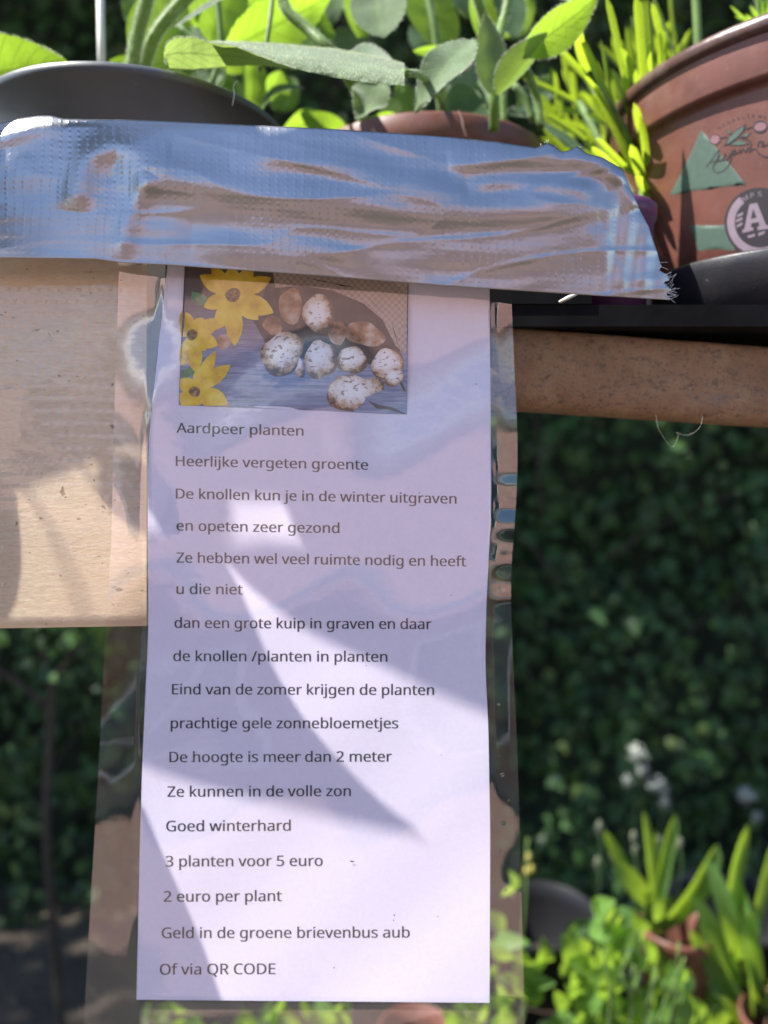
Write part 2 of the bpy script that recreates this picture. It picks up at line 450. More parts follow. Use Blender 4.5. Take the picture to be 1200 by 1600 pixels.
def film_pt(u, v, off=-.00030):
    px, py = .5, 1000
    for _ in range(3):
        top = 400 + (px - 180) * .055; py = top + (1690 - top) * v
        l, r = sinterp(FLE, py), sinterp(FRE, py); px = l + (r - l) * u
    d = sheet(px, py) + off
    lp, rp = sinterp(PL, min(py, 1590)), sinterp(PR, min(py, 1590))
    e = max(lp - px, px - rp, 0)                       # the sealed margin settles behind the paper's face
    if e > 0:
        d += .00034 * min(1, e / 7) ** 2
        d += (.00012 if px > rp else .00003) * math.sin(py / 37 + 2) * math.sin(py / 61) * min(1, e / 25) + .00022 * math.sin(py / 9.5) * min(1, e / 20) * (max(0, 1 - abs(py - 830) / 150) if px > rp else .0)
        d += .0005 * (e / 50) ** 2 * math.sin(py / 140 + (0 if px > rp else 1.5))
    if py > 1564: d += .0003 * min(1, (py - 1564) / 7)
    return U(px, py, d)
mb = MB(); grid(mb, film_pt, 110, 240)
for i, f in enumerate(mb.f):
    c = mb.uv[i][0]; ju = sum(q[0] for q in mb.uv[i]) / 4; jv = sum(q[1] for q in mb.uv[i]) / 4
    py_ = 400 + jv * 1290; fl, fr_ = sinterp(FLE, py_), sinterp(FRE, py_); px_ = fl + (fr_ - fl) * ju
    if px_ < sinterp(PL, min(py_, 1590)) or px_ > sinterp(PR, min(py_, 1590)) or py_ > 1566: mb.mi[i] = 1
film = mb.build('laminate_film', [M['film'], M['margin']], sign)

# letters: outlines of a plain sans serif, [advance, contours] in 1/1000 em
GLYPHS = r'''{"/":[298,[[290,573,77,0,8,0,221,573]]],"2":[459,[[417,0,38,0,38,59,188,210,209,231,228,251,246,270,261,287,275,304,287,320,298,337,306,353,313,370,318,387,321,405,322,424,320,446,315,466,306,482,294,496,278,507,261,514,242,519,221,520,200,520,181,517,164,512,147,506,131,498,115,489,99,478,83,466,45,513,56,523,68,531,81,540,94,548,108,555,122,561,137,567,153,572,169,576,186,578,203,580,221,581,246,579,270,576,293,570,313,562,331,552,347,540,361,526,372,510,382,492,388,472,392,451,394,428,393,406,389,385,383,364,375,344,365,324,353,305,340,286,324,267,307,247,288,227,268,207,247,185,128,67,128,64,417,64]]],"3":[459,[[395,439,394,420,392,403,387,387,381,372,373,359,363,347,352,336,340,326,326,318,310,311,294,306,277,302,277,298,309,293,337,283,360,271,379,255,394,236,405,214,411,190,413,163,412,139,407,116,400,94,390,74,377,56,360,40,341,26,318,14,292,4,263,-3,230,-7,193,-8,171,-8,150,-6,130,-4,110,-1,91,3,72,8,54,15,36,23,36,89,54,81,74,73,93,67,114,61,135,57,155,54,175,52,194,51,230,53,260,59,285,68,305,81,320,98,331,117,337,139,339,164,338,182,335,197,329,211,320,223,310,233,297,242,282,249,265,255,246,260,226,263,203,265,179,265,123,265,123,326,180,326,202,326,223,329,242,333,259,339,274,347,286,356,298,366,307,377,314,390,319,404,322,418,323,434,321,454,316,471,307,486,295,498,280,508,262,516,242,520,219,521,204,521,190,520,176,518,164,515,151,512,140,508,128,504,117,498,107,493,96,487,85,480,75,473,39,521,55,533,73,544,93,554,115,563,139,571,163,576,190,579,218,581,260,578,296,571,327,558,352,540,371,519,384,495,393,468]]],"5":[459,[[221,351,249,350,275,346,300,340,322,331,343,320,361,307,376,291,389,274,400,254,407,232,412,209,413,183,411,154,407,128,399,103,387,81,373,60,356,43,336,28,314,15,289,5,261,-2,231,-7,199,-8,177,-8,156,-6,136,-4,116,0,97,4,80,10,65,16,51,23,51,90,66,81,82,74,101,68,121,62,141,58,161,55,181,53,200,52,220,53,239,55,257,60,274,65,289,73,302,82,313,93,323,106,331,121,336,137,340,156,341,176,339,202,332,225,321,245,306,262,287,275,262,284,232,290,197,292,186,292,173,291,160,290,146,288,132,286,120,284,109,282,99,280,64,302,86,573,373,573,373,508,146,508,132,342,140,344,148,345,158,346,169,348,181,349,194,350,207,351]]],"A":[512,[[437,0,368,177,141,177,73,0,0,0,224,575,289,575,512,0],[282,415,281,418,279,424,277,430,274,438,271,446,269,455,266,464,263,473,261,481,259,489,257,495,255,500,253,492,251,484,249,476,247,468,244,460,242,452,240,445,238,438,230,415,165,241,346,241]]],"C":[507,[[323,517,301,516,280,513,260,508,241,502,223,493,206,482,192,470,178,456,166,440,155,423,146,404,139,383,133,361,129,337,126,312,125,286,126,252,131,220,138,191,147,164,160,139,175,117,192,99,213,83,236,71,262,62,291,57,322,55,341,56,359,57,377,59,394,62,410,65,427,69,443,73,460,78,460,15,443,10,427,5,410,1,393,-2,375,-5,356,-7,335,-8,312,-8,270,-6,232,1,197,12,166,28,139,48,115,72,95,99,78,131,65,165,56,203,51,244,49,287,50,319,53,349,59,378,67,406,77,432,89,456,103,478,120,499,138,517,159,534,181,548,206,559,233,569,261,575,292,579,324,581,346,580,367,578,388,576,409,572,429,567,448,561,465,554,482,547,453,486,439,492,425,497,410,503,394,508,378,512,360,515,342,517]]],"D":[585,[[536,292,534,246,528,203,516,165,501,131,481,100,457,74,430,51,399,33,364,18,325,8,283,2,237,0,78,0,78,573,254,573,296,571,335,565,371,555,404,540,434,523,460,501,483,475,502,446,517,413,528,377,534,336],[460,289,459,326,454,359,446,388,435,415,421,437,404,457,384,474,361,487,336,498,308,505,277,509,244,511,150,511,150,62,228,62,282,65,329,76,369,94,402,119,428,151,446,190,457,236]]],"E":[446,[[398,0,78,0,78,573,398,573,398,509,150,509,150,330,383,330,383,268,150,268,150,63,398,63]]],"G":[584,[[326,302,524,302,524,22,501,15,478,8,454,3,431,-1,406,-4,380,-6,352,-8,323,-8,280,-6,241,1,205,12,173,28,145,47,120,71,98,98,81,130,67,164,57,202,51,243,49,286,51,330,58,370,69,407,84,442,104,473,127,500,154,524,186,544,220,560,259,571,300,578,346,581,369,580,392,578,415,576,437,572,458,567,478,561,498,554,516,547,489,484,473,491,457,497,439,503,421,508,401,512,382,515,362,517,342,517,309,515,278,510,250,501,225,489,202,474,181,455,164,434,150,409,139,382,131,353,126,321,124,286,126,253,130,222,137,193,146,166,159,141,175,119,194,100,216,84,241,71,270,62,303,56,340,55,358,55,375,56,390,57,404,59,417,61,429,63,441,65,452,68,452,238,326,238]]],"H":[594,[[516,0,443,0,443,267,150,267,150,0,78,0,78,573,150,573,150,330,443,330,443,573,516,573]]],"K":[496,[[496,0,411,0,209,273,150,222,150,0,78,0,78,573,150,573,150,290,162,304,174,318,186,331,199,345,249,399,403,573,488,573,261,323]]],"L":[420,[[78,0,78,573,150,573,150,64,400,64,400,0]]],"M":[727,[[330,0,142,502,139,502,140,493,140,484,141,473,142,461,142,448,143,435,143,421,144,407,144,392,144,377,144,362,144,347,144,0,78,0,78,573,184,573,361,103,364,103,544,573,650,573,650,0,578,0,578,352,578,366,578,380,579,394,579,408,579,421,580,435,581,447,581,460,582,472,583,482,583,492,584,501,581,501,390,0]]],"N":[609,[[532,0,447,0,141,476,138,476,139,466,139,455,140,444,141,432,141,419,142,406,143,392,143,378,144,364,144,349,144,335,144,320,144,0,78,0,78,573,161,573,467,99,470,99,470,106,469,115,468,125,468,137,467,150,467,164,466,178,466,193,465,208,465,223,464,236,464,249,464,573,532,573]]],"O":[626,[[577,287,576,255,573,224,568,194,561,166,551,140,540,116,526,94,510,73,493,54,473,38,451,24,428,13,402,4,375,-3,345,-7,314,-8,281,-7,251,-3,222,4,196,13,173,25,151,39,131,55,114,73,98,94,85,116,74,141,65,167,58,195,53,224,50,255,49,288,51,331,56,370,65,408,78,442,94,473,114,500,138,524,166,545,197,561,232,572,271,579,314,581,356,579,393,572,428,561,459,545,486,525,510,501,530,473,547,442,560,408,570,370,576,330],[125,287,126,252,130,220,136,190,145,163,157,138,171,117,188,98,207,83,230,70,255,62,283,56,314,55,345,56,373,62,398,70,420,83,439,98,456,117,470,138,481,163,490,190,496,220,500,252,501,287,498,338,490,384,476,423,456,457,431,484,398,503,360,514,314,518,283,516,255,511,230,502,207,490,188,475,171,457,157,435,145,411,136,384,130,354,126,322]]],"P":[485,[[229,573,282,570,326,562,363,548,393,528,415,504,431,475,441,442,444,404,444,387,441,370,438,353,433,336,426,321,417,306,407,292,395,278,380,266,364,255,345,246,324,238,301,231,275,227,247,224,216,223,150,223,150,0,78,0,78,573],[223,511,150,511,150,285,208,285,234,285,258,288,279,291,298,296,315,303,330,311,342,322,352,334,360,347,365,363,369,381,370,401,367,427,361,449,350,468,334,484,314,495,289,504,258,509]]],"Q":[626,[[577,287,576,253,573,221,567,190,559,160,548,133,535,108,520,85,503,64,483,46,461,30,437,17,411,6,548,-136,444,-136,334,-7,331,-7,329,-7,326,-7,324,-8,321,-8,318,-8,316,-8,314,-8,281,-7,251,-3,222,4,196,13,173,25,151,39,131,55,114,73,98,94,85,116,74,141,65,167,58,195,53,224,50,255,49,288,51,331,56,370,65,408,78,442,94,473,114,500,138,524,166,545,197,561,232,572,271,579,314,581,356,579,393,572,428,561,459,545,486,525,510,501,530,473,547,442,560,408,570,370,576,330],[125,287,126,252,130,220,136,190,145,163,157,138,171,117,188,98,207,83,230,70,255,62,283,56,314,55,345,56,373,62,398,70,420,83,439,98,456,117,470,138,481,163,490,190,496,220,500,252,501,287,498,338,490,384,476,423,456,457,431,484,398,503,360,514,314,518,283,516,255,511,230,502,207,490,188,475,171,457,157,435,145,411,136,384,130,354,126,322]]],"R":[499,[[236,573,270,571,301,568,329,562,353,555,375,544,393,532,409,517,422,500,432,481,439,460,443,436,444,410,443,388,440,368,435,350,427,334,418,319,408,306,397,295,385,285,371,277,358,269,344,262,330,257,487,0,403,0,264,237,150,237,150,0,78,0,78,573],[232,510,150,510,150,298,236,298,268,299,296,304,319,313,338,325,352,341,362,359,368,381,370,407,369,424,366,440,361,455,355,467,346,477,336,486,324,494,310,500,293,504,275,507,254,509]]],"S":[440,[[403,153,401,128,396,106,389,85,378,66,364,49,348,35,328,22,307,11,283,3,257,-3,228,-7,198,-8,182,-8,167,-7,152,-6,137,-5,122,-3,109,-1,96,2,83,4,72,8,61,11,50,15,41,19,41,88,56,82,73,76,92,70,113,65,134,60,156,57,179,55,201,55,222,55,240,57,257,61,273,66,286,72,298,79,308,88,316,98,322,109,327,120,329,133,330,147,330,160,327,173,324,184,318,194,311,204,302,213,291,221,277,230,261,238,242,247,220,255,196,265,178,272,161,279,146,286,131,294,118,302,106,311,95,320,85,330,76,340,69,351,63,363,57,375,53,389,50,403,49,418,48,435,50,457,54,477,61,496,71,513,84,528,99,542,116,553,136,563,157,571,180,576,205,579,231,581,254,580,276,578,297,576,318,572,337,567,355,562,372,555,389,549,366,487,351,493,336,499,319,504,302,508,284,512,266,515,248,517,229,517,212,517,196,515,182,511,169,507,158,501,148,494,140,486,133,478,128,468,124,457,122,446,121,434,122,420,124,407,128,396,133,386,140,376,149,367,160,359,172,351,187,343,204,335,224,327,246,318,270,309,293,299,313,289,332,279,348,268,362,255,374,242,385,228,392,212,398,194,401,175]]],"W":[746,[[735,573,583,0,510,0,399,375,396,384,394,392,391,401,389,410,387,419,384,427,382,435,380,443,378,451,376,458,375,465,373,471,372,477,371,481,370,485,370,488,369,485,369,481,368,477,367,471,366,465,364,458,363,451,361,443,359,435,357,427,355,418,352,409,350,400,348,391,345,382,342,373,234,0,161,0,10,573,85,573,174,223,176,214,179,205,181,195,183,186,185,177,187,169,189,160,190,151,192,143,194,134,195,126,196,118,198,110,199,102,200,94,201,87,203,95,204,103,205,111,206,119,208,128,210,137,211,145,213,154,215,163,218,173,220,182,222,191,225,200,227,209,229,218,232,227,333,573,407,573,512,225,515,215,518,206,520,197,523,187,525,178,527,169,530,160,532,151,534,142,535,133,537,125,538,117,544,87,545,97,547,107,548,118,550,129,552,140,555,151,557,163,560,175,563,187,566,199,569,211,572,224,660,573]]],"Z":[459,[[427,0,30,0,30,55,332,508,40,508,40,573,419,573,419,518,118,64,427,64]]],"a":[450,[[231,437,268,435,299,428,326,418,347,403,364,383,376,358,383,328,385,293,385,0,334,0,320,61,317,61,307,50,298,40,288,30,279,22,268,15,258,9,246,3,234,-1,220,-4,206,-6,190,-8,172,-8,154,-7,136,-5,119,0,103,6,88,13,75,23,64,34,55,48,47,63,41,80,38,99,37,119,40,150,50,176,65,199,87,219,116,234,152,245,194,253,243,257,316,259,316,285,315,309,310,330,303,347,293,359,280,368,265,375,247,379,227,380,210,379,194,378,178,374,163,370,148,365,133,359,119,353,106,347,84,400,99,408,115,414,132,421,151,426,170,431,190,434,210,436],[252,208,215,205,184,200,159,192,141,182,127,170,118,155,112,138,110,119,111,102,115,87,122,75,132,66,144,58,157,53,172,50,188,49,215,51,238,56,260,66,279,79,295,96,306,117,313,142,315,172,315,210]]],"b":[493,[[139,461,139,448,138,435,138,422,138,410,137,399,136,389,136,380,135,373,139,373,149,386,161,398,174,409,189,419,206,427,226,432,248,436,272,437,310,434,344,423,374,406,401,381,422,350,437,312,446,267,449,215,448,180,444,147,437,118,427,91,415,68,400,48,384,31,365,17,344,6,322,-2,298,-6,272,-8,248,-7,226,-3,206,2,189,10,174,20,161,31,149,42,139,55,133,55,119,0,68,0,68,609,139,609],[260,379,238,377,219,374,202,369,188,361,175,351,165,339,157,325,150,308,145,289,142,268,139,244,139,217,139,214,140,177,145,144,153,116,165,93,181,74,202,61,229,53,261,51,288,53,312,61,332,74,348,93,360,117,369,145,374,178,376,216,374,254,369,287,360,315,348,338,331,356,311,368,288,376]]],"c":[385,[[241,-8,213,-7,187,-2,162,5,139,15,118,28,99,45,83,65,69,87,58,114,50,143,46,176,44,213,46,250,51,284,59,315,71,342,85,365,102,385,121,401,142,415,166,425,191,432,217,436,245,438,262,437,278,436,293,434,309,431,323,427,336,424,348,419,358,415,337,356,327,360,316,363,304,366,292,370,279,372,267,374,255,376,244,376,223,375,204,371,187,366,172,358,159,347,148,335,138,320,131,303,125,284,120,263,118,239,117,213,118,189,120,166,125,145,131,126,138,109,148,94,159,82,172,71,186,63,202,58,220,54,240,53,257,53,273,55,288,57,302,60,315,64,328,68,340,73,351,78,351,15,340,10,328,5,316,1,304,-2,290,-5,275,-7,258,-8]]],"d":[493,[[221,-8,182,-5,148,6,118,23,92,48,71,79,56,117,47,162,44,214,47,266,56,311,71,350,93,381,119,406,149,424,183,434,221,438,238,437,253,436,267,433,280,429,292,425,303,420,314,413,323,407,332,399,340,391,348,383,354,374,359,374,359,380,358,387,357,396,356,405,356,415,355,424,355,431,354,438,354,609,425,609,425,0,368,0,358,58,354,58,348,49,340,40,332,32,323,24,314,17,303,11,292,6,279,1,266,-3,252,-6,237,-7],[232,51,263,53,290,60,311,71,328,88,340,109,348,135,354,165,355,200,355,213,354,251,349,284,340,313,329,336,313,355,291,369,264,377,231,379,204,376,181,368,162,354,146,334,133,309,124,281,119,249,117,213,119,176,124,144,133,116,146,93,162,74,181,61,205,53]]],"e":[452,[[234,438,261,436,286,432,308,424,329,414,348,401,364,385,378,367,390,346,399,323,406,299,410,272,411,244,411,201,117,201,120,167,127,137,139,111,154,90,174,74,197,62,224,55,254,52,274,53,293,54,310,56,327,60,343,64,359,69,375,75,392,82,392,20,376,13,359,8,343,3,327,-1,310,-4,292,-6,272,-8,251,-8,221,-6,194,-2,167,6,143,17,121,31,101,48,85,68,70,91,59,117,51,146,46,177,44,212,46,246,50,277,57,306,68,333,81,357,96,378,114,395,134,411,157,423,181,431,207,436],[233,380,209,378,188,372,170,362,154,348,140,330,130,309,123,285,119,257,338,257,337,275,335,292,331,307,326,322,320,334,312,346,303,356,292,364,280,371,266,376,251,379]]],"f":[276,[[266,375,158,375,158,0,87,0,87,375,12,375,12,408,87,432,87,457,88,483,92,507,97,528,104,547,113,563,124,577,137,588,152,597,168,604,186,609,206,612,227,613,239,613,252,612,263,611,274,609,284,607,294,604,302,602,310,599,292,544,285,546,278,548,270,550,262,552,254,553,245,555,237,555,228,556,211,554,197,550,185,542,175,532,168,519,162,502,159,481,158,458,158,430,266,430]]],"g":[493,[[221,438,241,437,261,434,280,429,297,422,314,413,329,402,343,388,355,373,359,373,369,430,425,430,425,-7,424,-36,420,-63,413,-88,404,-109,392,-129,378,-146,361,-160,341,-172,318,-181,293,-187,264,-191,233,-192,210,-192,188,-191,167,-189,147,-186,128,-182,110,-177,94,-172,78,-165,78,-100,94,-108,111,-114,129,-120,149,-125,170,-129,191,-132,214,-133,237,-134,263,-132,286,-126,306,-116,324,-101,337,-84,347,-63,353,-39,355,-13,355,4,355,9,355,16,356,23,356,32,356,40,357,47,357,53,358,57,354,57,343,42,329,28,315,17,299,8,281,1,263,-4,243,-7,221,-8,182,-4,147,7,117,25,91,51,70,83,56,121,47,164,44,214,47,263,56,306,70,344,91,377,117,404,147,423,181,434],[230,379,213,377,197,374,182,368,169,359,157,349,147,336,138,320,130,303,125,284,120,262,118,239,117,213,119,176,124,143,134,115,146,92,163,73,182,60,205,52,232,50,248,50,262,52,276,54,288,58,299,63,309,69,318,76,326,85,334,94,340,105,345,117,349,131,352,145,354,161,356,179,356,197,356,214,355,242,353,267,349,289,343,309,335,326,326,340,315,352,302,362,287,369,270,374,251,377]]],"h":[496,[[139,431,139,423,138,415,138,407,138,399,137,392,136,384,136,377,135,370,140,370,147,381,155,391,164,400,174,407,185,414,196,420,208,425,221,429,233,433,247,435,260,437,273,437,298,436,321,433,342,428,360,421,377,411,391,400,403,386,413,370,421,351,426,330,430,306,431,280,431,0,361,0,361,275,359,299,355,321,348,338,338,353,324,364,308,372,288,377,265,379,242,377,222,374,204,368,189,360,177,350,166,338,157,324,150,308,145,289,142,269,139,246,139,222,139,0,68,0,68,609,139,609]]],"i":[207,[[139,430,139,0,68,0,68,430],[104,591,112,590,119,588,126,585,133,580,138,574,142,566,144,557,145,546,144,536,142,526,138,519,133,512,126,508,119,504,112,502,104,501,96,502,88,504,81,508,75,512,69,519,66,526,63,536,63,546,63,557,66,566,69,574,75,580,81,585,88,588,96,590]]],"j":[207,[[18,-192,8,-192,-1,-192,-10,-191,-18,-190,-25,-188,-32,-187,-38,-185,-44,-183,-44,-126,-38,-127,-32,-129,-26,-130,-19,-132,-13,-133,-6,-133,1,-134,9,-134,21,-133,32,-130,42,-126,51,-120,59,-111,64,-100,67,-85,68,-67,68,430,139,430,139,-64,138,-84,136,-101,132,-118,126,-133,119,-147,110,-159,99,-169,87,-177,72,-184,56,-189,38,-192],[63,546,63,557,66,566,69,574,75,580,81,585,88,588,96,590,104,591,112,590,119,588,126,585,133,580,138,574,142,566,144,557,145,546,144,536,142,526,138,519,133,512,126,508,119,504,112,502,104,501,96,502,88,504,81,508,75,512,69,519,66,526,63,536]]],"k":[428,[[138,291,138,284,138,276,137,267,137,257,136,247,136,238,135,229,135,221,138,221,141,225,144,229,148,234,152,240,172,264,177,270,181,276,185,280,189,285,326,430,409,430,235,246,421,0,336,0,187,200,138,158,138,0,68,0,68,609,138,609]]],"l":[207,[[139,0,68,0,68,609,139,609]]],"m":[750,[[540,438,574,436,603,429,628,417,649,401,665,379,676,352,683,319,685,280,685,0,615,0,615,277,614,300,610,321,603,338,594,353,582,364,567,372,549,377,528,379,499,376,474,369,454,358,438,342,426,322,418,298,413,270,411,237,411,0,342,0,342,277,341,293,339,308,336,321,332,333,327,344,320,353,312,361,303,367,293,372,281,376,268,378,253,379,233,377,215,374,199,368,185,360,174,350,164,338,156,324,150,308,145,290,141,269,139,247,139,223,139,0,68,0,68,430,125,430,136,371,140,371,147,382,155,392,163,401,173,409,183,416,194,422,205,427,217,431,229,434,241,436,254,437,266,438,290,437,312,433,332,428,349,420,365,410,378,398,389,383,398,366,402,366,414,383,427,398,443,410,461,420,480,428,499,433,519,437]]],"n":[496,[[275,438,311,436,343,429,369,417,391,401,409,379,421,352,428,319,431,280,431,0,361,0,361,275,359,299,355,321,348,338,338,353,324,364,308,372,288,377,265,379,232,376,204,368,182,356,166,338,154,316,146,289,140,258,139,223,139,0,68,0,68,430,125,430,136,371,140,371,147,382,156,392,165,401,175,409,186,416,198,422,210,427,222,431,235,434,248,436,262,437]]],"o":[485,[[442,216,441,190,438,165,434,142,428,121,420,101,411,82,400,66,388,51,374,37,359,25,342,15,324,7,305,0,285,-4,264,-7,241,-8,221,-7,200,-4,181,0,163,7,145,15,129,25,114,37,100,51,88,66,77,82,67,101,59,121,52,142,48,165,45,190,44,216,46,250,50,282,58,310,68,336,81,360,97,380,116,397,137,412,161,423,186,431,214,436,244,438,272,436,299,431,324,423,347,412,368,397,387,380,403,360,417,336,428,310,436,282,440,250],[117,216,118,191,120,169,125,147,130,128,138,110,147,95,159,82,172,71,187,62,203,56,222,52,243,51,264,52,282,56,299,62,314,71,327,82,339,95,348,110,356,128,361,147,366,169,368,191,369,216,368,240,365,263,361,284,355,303,348,320,338,335,327,348,314,359,299,367,282,374,263,377,242,379,212,376,185,368,164,354,147,335,134,311,124,284,119,252]]],"p":[493,[[273,438,310,434,344,424,374,407,401,383,422,351,437,313,446,268,449,216,448,181,444,148,437,119,427,93,415,69,401,49,384,31,365,17,345,6,322,-2,298,-6,272,-8,256,-7,241,-6,227,-3,213,1,201,6,190,11,179,17,170,24,161,31,153,38,145,46,139,55,134,55,135,47,136,39,136,30,137,20,138,10,138,1,139,-8,139,-16,139,-192,68,-192,68,430,126,430,136,371,139,371,145,380,153,389,161,397,170,405,179,412,189,419,201,424,213,429,226,433,240,436,256,437],[260,379,239,377,221,374,204,369,190,362,178,353,167,342,158,328,152,313,146,295,142,275,140,254,139,229,139,216,139,190,142,167,145,145,150,126,157,109,165,93,176,80,188,70,203,61,220,55,239,52,261,51,280,52,297,56,312,63,326,72,338,84,348,98,357,113,364,131,369,150,373,171,375,193,376,217,374,252,369,283,360,310,348,334,331,354,311,367,288,376]]],"r":[331,[[269,438,275,438,281,438,288,437,295,437,301,436,308,435,314,434,319,433,310,368,305,369,299,370,294,371,287,372,281,373,275,373,270,374,264,374,252,373,240,371,228,368,217,363,206,358,195,351,186,343,176,334,168,324,161,313,154,301,149,289,144,275,141,261,139,245,139,229,139,0,68,0,68,430,126,430,134,351,137,351,144,363,152,374,161,385,170,395,180,404,191,413,202,420,214,426,227,431,240,435,254,437]]],"s":[384,[[348,119,347,99,343,80,336,64,327,49,316,36,302,24,286,14,268,6,248,0,226,-4,202,-7,176,-8,155,-8,135,-6,116,-4,99,-1,83,3,68,8,55,13,42,19,42,83,55,77,70,71,86,65,104,60,122,55,141,52,159,50,178,49,203,50,224,53,242,59,256,66,266,76,274,86,278,99,280,112,279,120,278,128,275,135,271,141,266,148,259,154,250,160,239,167,227,173,212,180,194,188,174,196,154,204,135,212,118,220,103,228,89,236,76,245,66,255,57,266,50,278,45,292,42,307,41,324,44,350,52,372,66,392,85,408,109,421,137,430,168,436,202,438,221,437,240,436,258,434,275,430,292,426,308,421,324,415,339,409,315,353,301,358,287,363,273,368,258,372,243,376,228,378,213,380,197,380,177,379,159,377,144,372,131,366,121,358,114,350,110,339,108,328,109,319,111,312,114,304,119,298,125,292,133,286,142,280,154,274,167,268,182,261,199,254,219,246,239,239,257,231,274,223,289,215,302,206,314,197,324,187,333,176,339,164,344,150,347,135]]],"t":[289,[[212,50,220,50,228,50,236,51,245,53,253,54,260,55,266,57,272,59,272,5,266,2,258,0,250,-2,240,-4,229,-6,219,-7,209,-8,200,-8,183,-7,167,-5,152,-1,138,4,124,11,112,20,101,31,91,44,84,60,78,79,75,100,74,125,74,375,13,375,13,409,75,437,103,528,144,528,144,430,269,430,269,375,144,375,144,127,146,108,149,93,155,79,163,69,173,60,185,54,198,51]]],"u":[496,[[427,430,427,0,370,0,359,57,356,57,349,46,340,36,331,28,321,20,310,13,298,8,286,3,273,-1,260,-4,247,-6,234,-8,220,-8,195,-7,173,-4,152,1,134,8,117,18,103,29,91,43,81,59,73,78,68,99,64,122,63,148,63,430,135,430,135,153,136,129,141,108,148,91,158,76,171,65,188,57,207,52,230,51,253,52,273,55,291,61,306,69,319,79,330,91,338,105,345,121,350,140,354,160,356,182,357,206,357,430]]],"v":[407,[[163,0,0,430,75,430,167,176,170,167,173,158,177,148,180,137,184,126,187,116,190,106,193,96,196,86,198,78,200,70,201,63,204,63,206,70,208,78,211,87,214,96,217,106,220,117,224,127,227,138,231,148,234,158,238,168,241,176,332,430,407,430,244,0]]],"w":[630,[[346,243,343,251,341,260,338,268,336,276,334,284,331,292,329,300,328,308,321,335,319,341,318,347,317,352,316,357,313,357,312,352,311,347,310,341,308,335,307,329,305,322,304,315,302,307,300,299,298,292,296,284,294,275,292,267,289,259,287,251,284,242,207,1,127,1,9,431,82,431,141,201,144,190,147,178,150,166,153,154,156,143,158,131,161,120,163,109,165,99,167,90,168,81,169,73,172,73,174,78,175,84,176,90,178,97,185,128,187,136,189,144,191,152,193,160,195,167,197,175,199,182,201,188,277,431,354,431,428,188,431,179,434,169,437,159,440,149,443,139,446,129,448,119,451,109,453,99,455,90,456,82,457,74,460,74,461,81,463,89,464,98,466,108,469,118,471,129,474,141,477,153,480,165,483,177,486,189,489,201,549,431,621,431,502,1,419,1]]],"z":[377,[[346,0,31,0,31,47,262,375,45,375,45,430,340,430,340,377,112,55,346,55]]]," ":[209,[]]}'''
GL = json.loads(GLYPHS)
def text_flat(txt):
    cu = bpy.data.curves.new('letters', 'CURVE'); cu.dimensions = '2D'; cu.fill_mode = 'BOTH'
    x = 0
    for ch in txt:
        adv, cons = GL[ch]
        for c in cons:
            sp = cu.splines.new('POLY'); n = len(c) // 2; sp.points.add(n - 1); sp.use_cyclic_u = True
            for i in range(n): sp.points[i].co = ((x + c[2 * i]) / 1000, c[2 * i + 1] / 1000, 0, 1)
        x += adv
    o = bpy.data.objects.new('letters', cu)
    m = o.to_mesh(); vs = [v.co.copy() for v in m.vertices]; fs = [tuple(p.vertices) for p in m.polygons]
    o.to_mesh_clear(); bpy.data.objects.remove(o); bpy.data.curves.remove(cu)
    return vs, fs
LINES = [
 ('Aardpeer planten', 276, 676, 474, 681), ('Heerlijke vergeten groente', 275, 728, 575, 734),
 ('De knollen kun je in de winter uitgraven', 275, 779, 713, 787), ('en opeten zeer gezond', 276, 829, 530, 833),
 ('Ze hebben wel veel ruimte nodig en heeft', 276, 879, 728, 885), ('u die niet', 276, 928, 379, 929),
 ('dan een grote kuip in graven en daar', 273, 981, 674, 983), ('de knollen /planten in planten', 271, 1033, 605, 1034),
 ('Eind van de zomer krijgen de planten', 269, 1085, 678, 1086), ('prachtige gele zonnebloemetjes', 267, 1138, 622, 1138),
 ('De hoogte is meer dan 2 meter', 265, 1191, 612, 1190), ('Ze kunnen in de volle zon', 262, 1245, 548, 1244),
 ('Goed winterhard', 260, 1299, 454, 1298), ('3 planten voor 5 euro', 259, 1354, 504, 1353), ('2 euro per plant', 256, 1409, 440, 1408),
 ('Geld in de groene brievenbus aub', 253, 1466, 640, 1465), ('Of via QR CODE', 250, 1523, 430, 1522)]
INKOFF = -.00002
for k, (txt, x0, y0, x1, y1) in enumerate(LINES):
    vs, fs = text_flat(txt)
    a, b = min(v.x for v in vs), max(v.x for v in vs)
    cap = 19.2 + 1.6 * k / 16; sc = cap / .714 * 1.08
    def mp(v):
        t = (v.x - a) / (b - a); px = x0 + (x1 - x0) * t; py = y0 + (y1 - y0) * t - v.y * sc * .93
        return U(px, py, sheet(px, py) + INKOFF)
    mb = MB()
    for sh, lay in ((-.38, 0), (.38, -.000004)):
        mb.add([mp(V((v.x + sh / (x1 - x0) * (b - a), v.y, 0))) - FW * -lay for v in vs], fs)
    mb.build('text_line', M['ink'], paper, smooth=False)

